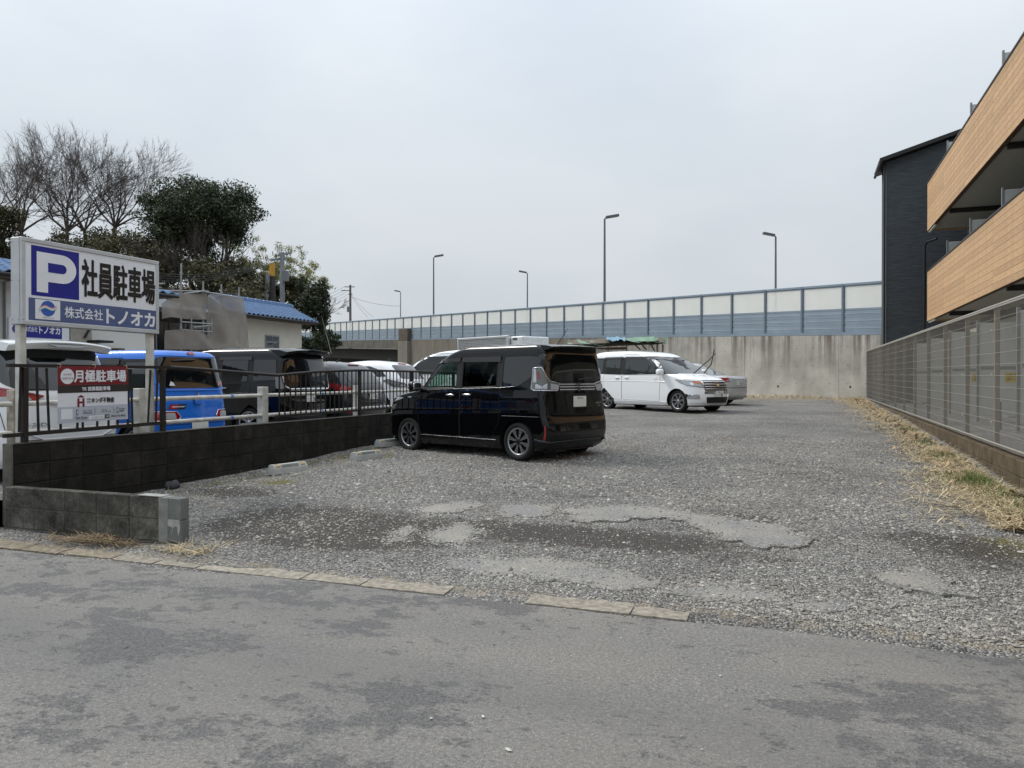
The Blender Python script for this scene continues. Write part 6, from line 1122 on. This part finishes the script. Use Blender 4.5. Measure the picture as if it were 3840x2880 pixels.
EVER = leafmat('evergreen_leaf', (30, 38, 24), (46, 56, 32), (70, 80, 44)); DULL = leafmat('dull_leaf', (44, 42, 28), (66, 64, 38), (92, 86, 50)); BAMB = leafmat('bamboo_leaf', (104, 104, 58), (150, 150, 92), (190, 188, 130)); BARK = mat('bark', (78, 69, 64), .95, var=.25, scale=6); BARKD = mat('dark_bark', (46, 42, 38), .95, var=.25)
def leaves(name, cen, rad, n, size, m, parent=None, kind=None, flat_=.8, shell=.45, aspect=.5, droop=0.):
    cen = np.asarray(cen, float); k = len(cen); rad = np.asarray(rad, float).reshape(k, -1)
    idx = rng.integers(0, k, n) if k > 1 else np.zeros(n, int); d = rng.normal(size=(n, 3)); d /= np.linalg.norm(d, axis=1)[:, None]; r_ = (shell + (1 - shell) * rng.random(n)) ** 1.0
    P = cen[idx] + d * r_[:, None] * rad[idx]; nn = d * .6 + rng.normal(size=(n, 3)) * .6; nn[:, 2] += .4; nn /= np.linalg.norm(nn, axis=1)[:, None]
    t = np.cross(nn, rng.normal(size=(n, 3))); t[:, 2] -= droop; t /= np.linalg.norm(t, axis=1)[:, None]; b = np.cross(nn, t); sz = (size * (.55 + .9 * rng.random(n)))[:, None]
    Q = np.stack([P - t * sz, P + b * sz * aspect, P + t * sz, P - b * sz * aspect], 1); return link(name, mesh_np(name, Q, np.arange(4 * n).reshape(n, 4), m), None, parent, None, None, kind)
def tubes_np(segs, n=3):
    """many thin branches as one mesh: segs = list of (p, q, r0, r1)"""
    p = np.array([s[0] for s in segs]); q = np.array([s[1] for s in segs]); r0 = np.array([s[2] for s in segs]); r1 = np.array([s[3] for s in segs]); d = q - p; d /= np.maximum(np.linalg.norm(d, axis=1), 1e-6)[:, None]
    a = np.cross(d, np.array([.3, .5, .81])); a /= np.maximum(np.linalg.norm(a, axis=1), 1e-6)[:, None]; b = np.cross(d, a); vs = []
    for k in range(n): t = 2 * math.pi * k / n; e = a * math.cos(t) + b * math.sin(t); vs += [p + e * r0[:, None], q + e * r1[:, None]]
    V_ = np.stack(vs, 1); F_ = np.array([(2 * k, 2 * ((k + 1) % n), 2 * ((k + 1) % n) + 1, 2 * k + 1) for k in range(n)]); return V_, (F_[None] + (np.arange(len(segs)) * 2 * n)[:, None, None]).reshape(-1, 4)
def grow(p, d, r, ln, depth, segs, spread, up, rnd_):
    steps = 3; pr = r
    for k in range(steps):
        d = d + np.array([rnd_.gauss(0, .06), rnd_.gauss(0, .06), rnd_.gauss(0, .04) + up * .045]); d = d / np.linalg.norm(d); q = p + d * ln / steps; r1 = pr * (.90 if depth > 0 else .6); segs.append((p, q, pr, r1)); p, pr = q, r1
        if depth > 0 and k < 2 and rnd_.random() < (.6 if depth < 5 else .45): side(p, d, pr * .5, ln * .55, depth - 1 if depth < 3 else depth - 2, segs, spread * 1.3, up, rnd_)
    if depth <= 0: return
    n = 3 if rnd_.random() < .35 else 2
    for k in range(n): side(p, d, pr * (.74 if n == 2 else .66), ln * rnd_.uniform(.68, .88), depth - 1, segs, spread, up, rnd_)
def side(p, d, r, ln, depth, segs, spread, up, rnd_):
    if depth < 0: return
    a = rnd_.uniform(0, 6.283); t = np.cross(d, [math.cos(a), math.sin(a), .3]); t /= max(np.linalg.norm(t), 1e-6); e = d + t * spread * rnd_.uniform(.6, 1.3); e = e / np.linalg.norm(e); grow(p, e, max(r, .008), ln, depth, segs, spread, up, rnd_)
def bare_tree(label, x, yb, Y, H, limbs, seed, depth=6, lean=0, sx=1., r=.2):
    rnd_ = random.Random(seed); b = at(x, yb, Y); t = thing('bare_tree', label, 'tree', b, 0, 'bare trees on the hillside'); segs = []; p = np.zeros(3) - np.array([0, 0, 2.5]); d = np.array([lean, 0, 1.]); d /= np.linalg.norm(d); tr = []
    for k in range(4): q = p + (d + np.array([rnd_.gauss(0, .06), 0, 0])) * (2.5 + H * .16) / 4; tr.append((p, q, r * (1 - .1 * k), r * (.9 - .1 * k))); p = q
    for a in limbs: e = np.array([a * sx, rnd_.uniform(-.6, .6), 1.0]); e /= np.linalg.norm(e); grow(p, e, r * .42, H * .30 * rnd_.uniform(.8, 1.15), depth, segs, .42, .35, rnd_)
    v_, f_ = tubes_np(tr, 8); link('trunk', mesh_np('trunk', v_, f_, BARK, True), None, t); v_, f_ = tubes_np(segs, 3); link('crown', mesh_np('crown', v_, f_, BARK, True), None, t); return t
bare_tree('tallest bare winter tree directly above the parking sign', 250, 925, 52, 6.0, (-1.5, -1.0, -.55, -.2, .1, .4, .8, 1.3), 3, 6)
bare_tree('bare winter tree leaning out beside the dark evergreen', 415, 900, 53, 5.4, (-1.1, -.6, -.2, .2, .6, 1.0, 1.6), 11, 6, .1)
bare_tree('bare winter tree at the left edge of the photo', 100, 925, 51, 5.8, (-1.6, -1.1, -.6, -.2, .2, .6, 1.1), 21, 6, -.1)
bare_tree('bare winter tree partly cut by the left edge behind the others', -60, 920, 55, 5.8, (-.6, -.2, .2, .5, .9), 33, 6)
bare_tree('bare winter tree standing between the sign top and the evergreen', 330, 915, 56, 5.6, (-1.2, -.7, -.3, .1, .5, .9), 58, 6)
bare_tree('small bare bushy tree beside the low end of the barrier', 1215, 1225, 60, 2.6, (-.7, -.3, .1, .5, .8), 45, 5, 0, 1., .1)
# evergreen dome with open stems
ev = thing('evergreen_tree', 'large dark round evergreen tree right of the bare trees', 'tree', at(770, 1010, 46), 0); segs = []; rnd_ = random.Random(5); eb = np.array(at(770, 1010, 46)); cl = []; cr = []
cen = np.array(at(765, 822, 46)) - eb
for k in range(5):
    e = np.array([(-.5 + .27 * k), rnd_.uniform(-.3, .3), 1.]); e /= np.linalg.norm(e); grow(np.array([.25 * (k - 2), 0, -1.5]), e, .13, 1.9, 3, segs, .35, .6, rnd_)
v_, f_ = tubes_np(segs, 5); link('trunk', mesh_np('trunk', v_, f_, BARKD, True), None, ev)
for k in range(185):
    a = rng.normal(size=3); a /= np.linalg.norm(a); s_ = (.45 + .55 * rng.random()) ; 
    p = cen + a * np.array([3.5, 3.0, 2.35]) * s_
    if p[2] < cen[2] - 1.0 and abs(p[0] - .8) < 1.0 and rng.random() < .8: continue
    cl.append(p); cr.append([.75 + .4 * rng.random()] * 2 + [.42 + .25 * rng.random()])
leaves('crown', cl, cr, 46000, .08, EVER, ev)
ev2 = thing('evergreen_tree', 'dark olive evergreen at the far left edge', 'tree', at(10, 1060, 47), 0); cl = [np.array([rng.normal(-.2, .55), rng.normal(0, .6), 1.2 + 3.2 * rng.random()]) for _ in range(34)]
leaves('crown', cl, [[.55, .55, .4]] * 34, 7000, .085, DULL, ev2); MB().tube([(0, 0, -2), (0, 0, 3)], [.2, .1], 6).build('trunk', BARKD, ev2)
# understory on the slope: reads as one mass
cl = []; cr = []
for (x, y, Y, sx, sy, n) in ((330, 960, 48, 260, 60, 60), (620, 1010, 45, 170, 70, 55), (850, 1040, 43, 140, 60, 45), (560, 930, 49, 110, 40, 25), (180, 930, 49, 160, 45, 35), (930, 1090, 41, 80, 50, 24), (420, 900, 50, 80, 36, 14)):
    for _ in range(n): cl.append(np.array(at(x + rng.normal() * sx * .5, y + rng.normal() * sy * .5, Y + rng.normal() * 1.5))); s_ = .5 + .5 * rng.random(); cr.append([s_, s_, s_ * .75])
leaves('undergrowth', cl, cr, 34000, .10, DULL, None, 'stuff')
segs = []; rnd_ = random.Random(8)
for k in range(40): p = np.array(at(rnd_.uniform(560, 900), rnd_.uniform(1000, 1120), 43)); grow(p, np.array([rnd_.uniform(-.5, .5), -.1, 1.]), .03, .9, 3, segs, .5, .4, rnd_)
v_, f_ = tubes_np(segs, 3); link('brushwood', mesh_np('brushwood', v_, f_, BARK, True), None, None, None, None, 'stuff')
def bush(label, x, y, Y, w_, h_, m, n, size=.08, name='bush'):
    b = at(x, y, Y); t = thing(name, label, 'bush', b, 0); cl = [np.array([np.clip(rng.normal(), -1.5, 1.3) * w_ * .36, rng.normal() * w_ * .3, h_ * rng.random()]) for _ in range(26)]; leaves('foliage', cl, [[w_ * .28, w_ * .28, h_ * .16]] * 26, n, size, m, t)
    MB().tube([(0, 0, -1.5), (0, 0, h_ * .6)], [.08, .03], 5).build('stem', BARKD, t)
bush('dark green bush right of the blue-roofed house', 1175, 1300, 40, 1.3, 3.6, EVER, 9000); bush('olive bush climbing behind the blue tiled roof', 1060, 1160, 43.5, 1.6, 1.6, DULL, 5000); bush('low dark bush under the bridge span', 1225, 1310, 48, 1.2, 1.2, EVER, 4000)
for k, (x, yt, yb, lb) in enumerate(((1010, 925, 1160, 'pale feathery bamboo plume left of the utility pole'), (1090, 980, 1160, 'pale feathery bamboo plume right of the utility pole'), (1150, 1040, 1180, 'drooping pale bamboo plume at the right end of the thicket'), (975, 1000, 1170, 'pale bamboo beside the yellow-sleeved pole'))):
    Y = 45 + k; b = at(x, yb, Y); t = thing('bamboo', lb, 'bamboo', b, 0, 'bamboo behind the blue-roofed house'); H = (yb - yt) / F * Y; cl = []; cr = []
    for j in range(7):
        a = (j - 3) * .16 + rng.normal() * .05; pts = [(a * H * (s_ ** 2) * 1.2, rng.normal() * .1, H * s_ * (1 - .12 * abs(a) * s_)) for s_ in np.linspace(0, 1, 7)]; MB().tube(pts, [.02, .018, .016, .014, .012, .009, .005], 4).build('culm', mat('bamboo_stem', (128, 128, 70), .7), t)
        for q in pts[2:]:
            for _ in range(2): cl.append(np.array(q) + rng.normal(size=3) * .18); cr.append([.32, .3, .22])
    leaves('leaves', cl, cr, 3600, .10, BAMB, t, None, .8, .2, .18, .6)
POLE = mat('pole_concrete', (128, 132, 134), .85, var=.08); WIRE = mat('wire', (60, 62, 66), .6)
def wires(name, label, lines, r=.012):
    t = thing(name, label, 'wires', (0, 0, 0))
    for (a, b, sag) in lines: a, b = Vector(a), Vector(b); MB().tube([a.lerp(b, k / 8) - Vector((0, 0, sag * 4 * (k / 8) * (1 - k / 8))) for k in range(9)], r, 3).build('wire', WIRE, t)
up = thing('utility_pole', 'grey concrete utility pole with transformer behind the blue roof', 'utility pole', at(1059, 1200, 41), 0); k_ = 41 / F; z_ = lambda y: (1200 - y) * k_
MB().tube([(0, 0, -3), (0, 0, z_(947))], [.16, .11], 10).build('pole', POLE, up)
for y, a, b in ((955, -.2, .5), (975, -.6, .25)): MB().bar((a, 0, z_(y)), (b, 0, z_(y) + .08), .08, .1).build('crossarm', POLE, up)
for x in (-.15, .2, .42, -.5): MB().tube([(x, 0, z_(958)), (x, 0, z_(950) + .1)], .035, 6).build('insulator', mat('insulator', (176, 176, 172), .4), up)
MB().tube([(.22, -.1, z_(1056)), (.22, -.1, z_(1018))], .16, 10).build('transformer', mat('transformer', (112, 114, 116), .6), up); MB().tube([(0, 0, z_(952)), (.12, 0, z_(938)), (.25, 0, z_(945)), (.25, 0, z_(1015))], .012, 4).build('lead_wire', WIRE, up)
op = thing('sleeved_pole', 'old pole with a yellow-orange sleeve behind the bamboo', 'utility pole', at(1021, 1200, 41.5), 0)
MB().tube([(0, 0, -3), (0, 0, (1200 - 1036) * 41.5 / F)], [.2, .16], 10).build('pole', mat('dark_pole', (64, 62, 60), .9), op); MB().tube([(0, 0, (1200 - 1036) * 41.5 / F), (0, 0, (1200 - 988) * 41.5 / F)], .14, 10).build('sleeve', mat('sleeve_orange', (196, 142, 40), .6), op); MB().tube([(-.55, -.2, -2.2), (-.15, -.2, (1200 - 1030) * 41.5 / F)], .12, 8).build('leaning_strut', POLE, op)
fp = thing('utility_pole', 'distant wooden utility pole above the low end of the barrier', 'utility pole', at(1314, 1230, 105), 0); z_ = lambda y: (1230 - y) * 105 / F
MB().tube([(0, 0, -4), (0, 0, z_(1069))], [.2, .14], 8).build('pole', mat('far_pole', (96, 92, 90), .85), fp)
for y, a, b in ((1076, -.8, .6), (1090, -1.2, .1), (1103, -.3, .3)): MB().bar((a, 0, z_(y)), (b, 0, z_(y)), .1, .1).build('crossarm', MATS['far_pole'], fp)
MB().tube([(-.2, 0, z_(1170)), (-.2, 0, z_(1150))], .28, 8).build('transformer', MATS['transformer'], fp)
sl2 = thing('street_lamp', 'street lamp half hidden by bamboo at the edge of the thicket', 'street lamp', at(1174, 1250, 60), 0, 'street lamps along the elevated road'); z_ = lambda y: (1250 - y) * 60 / F
MB().tube([(0, 0, -2), (0, 0, z_(1078))], .05, 6).build('pole', POLE, sl2); MB().bar((0, 0, z_(1074)), (.32, 0, z_(1068)), .2, .1).build('lamp_head', DARK, sl2)
wires('overhead_wires', 'overhead wires running left from the concrete utility pole', [(at(1056, 953 + 6 * k, 41), at(560, 1020 + 9 * k, 34), .5) for k in range(4)] + [(at(1060, 965, 41), at(1174, 1075, 60), .1)])
wires('distant_wires', 'thin wires fanning left from the distant pole', [(at(1290 + 4 * k, 1076 + 10 * k, 105), at(1130, 1122 + 11 * k, 80), .4) for k in range(5)] + [(at(1318, 1105, 105), at(1400, 1190, 90), .2), (at(1318, 1110, 105), at(1380, 1190, 90), .2), (at(1320, 1115, 105), at(1502, 1148, 104), .3)], .02)
wires('guy_wire', 'single slanting guy wire beside the black minivan spoiler', [(at(1205, 1180, 40), at(1243, 1325, 18), .0)], .008)
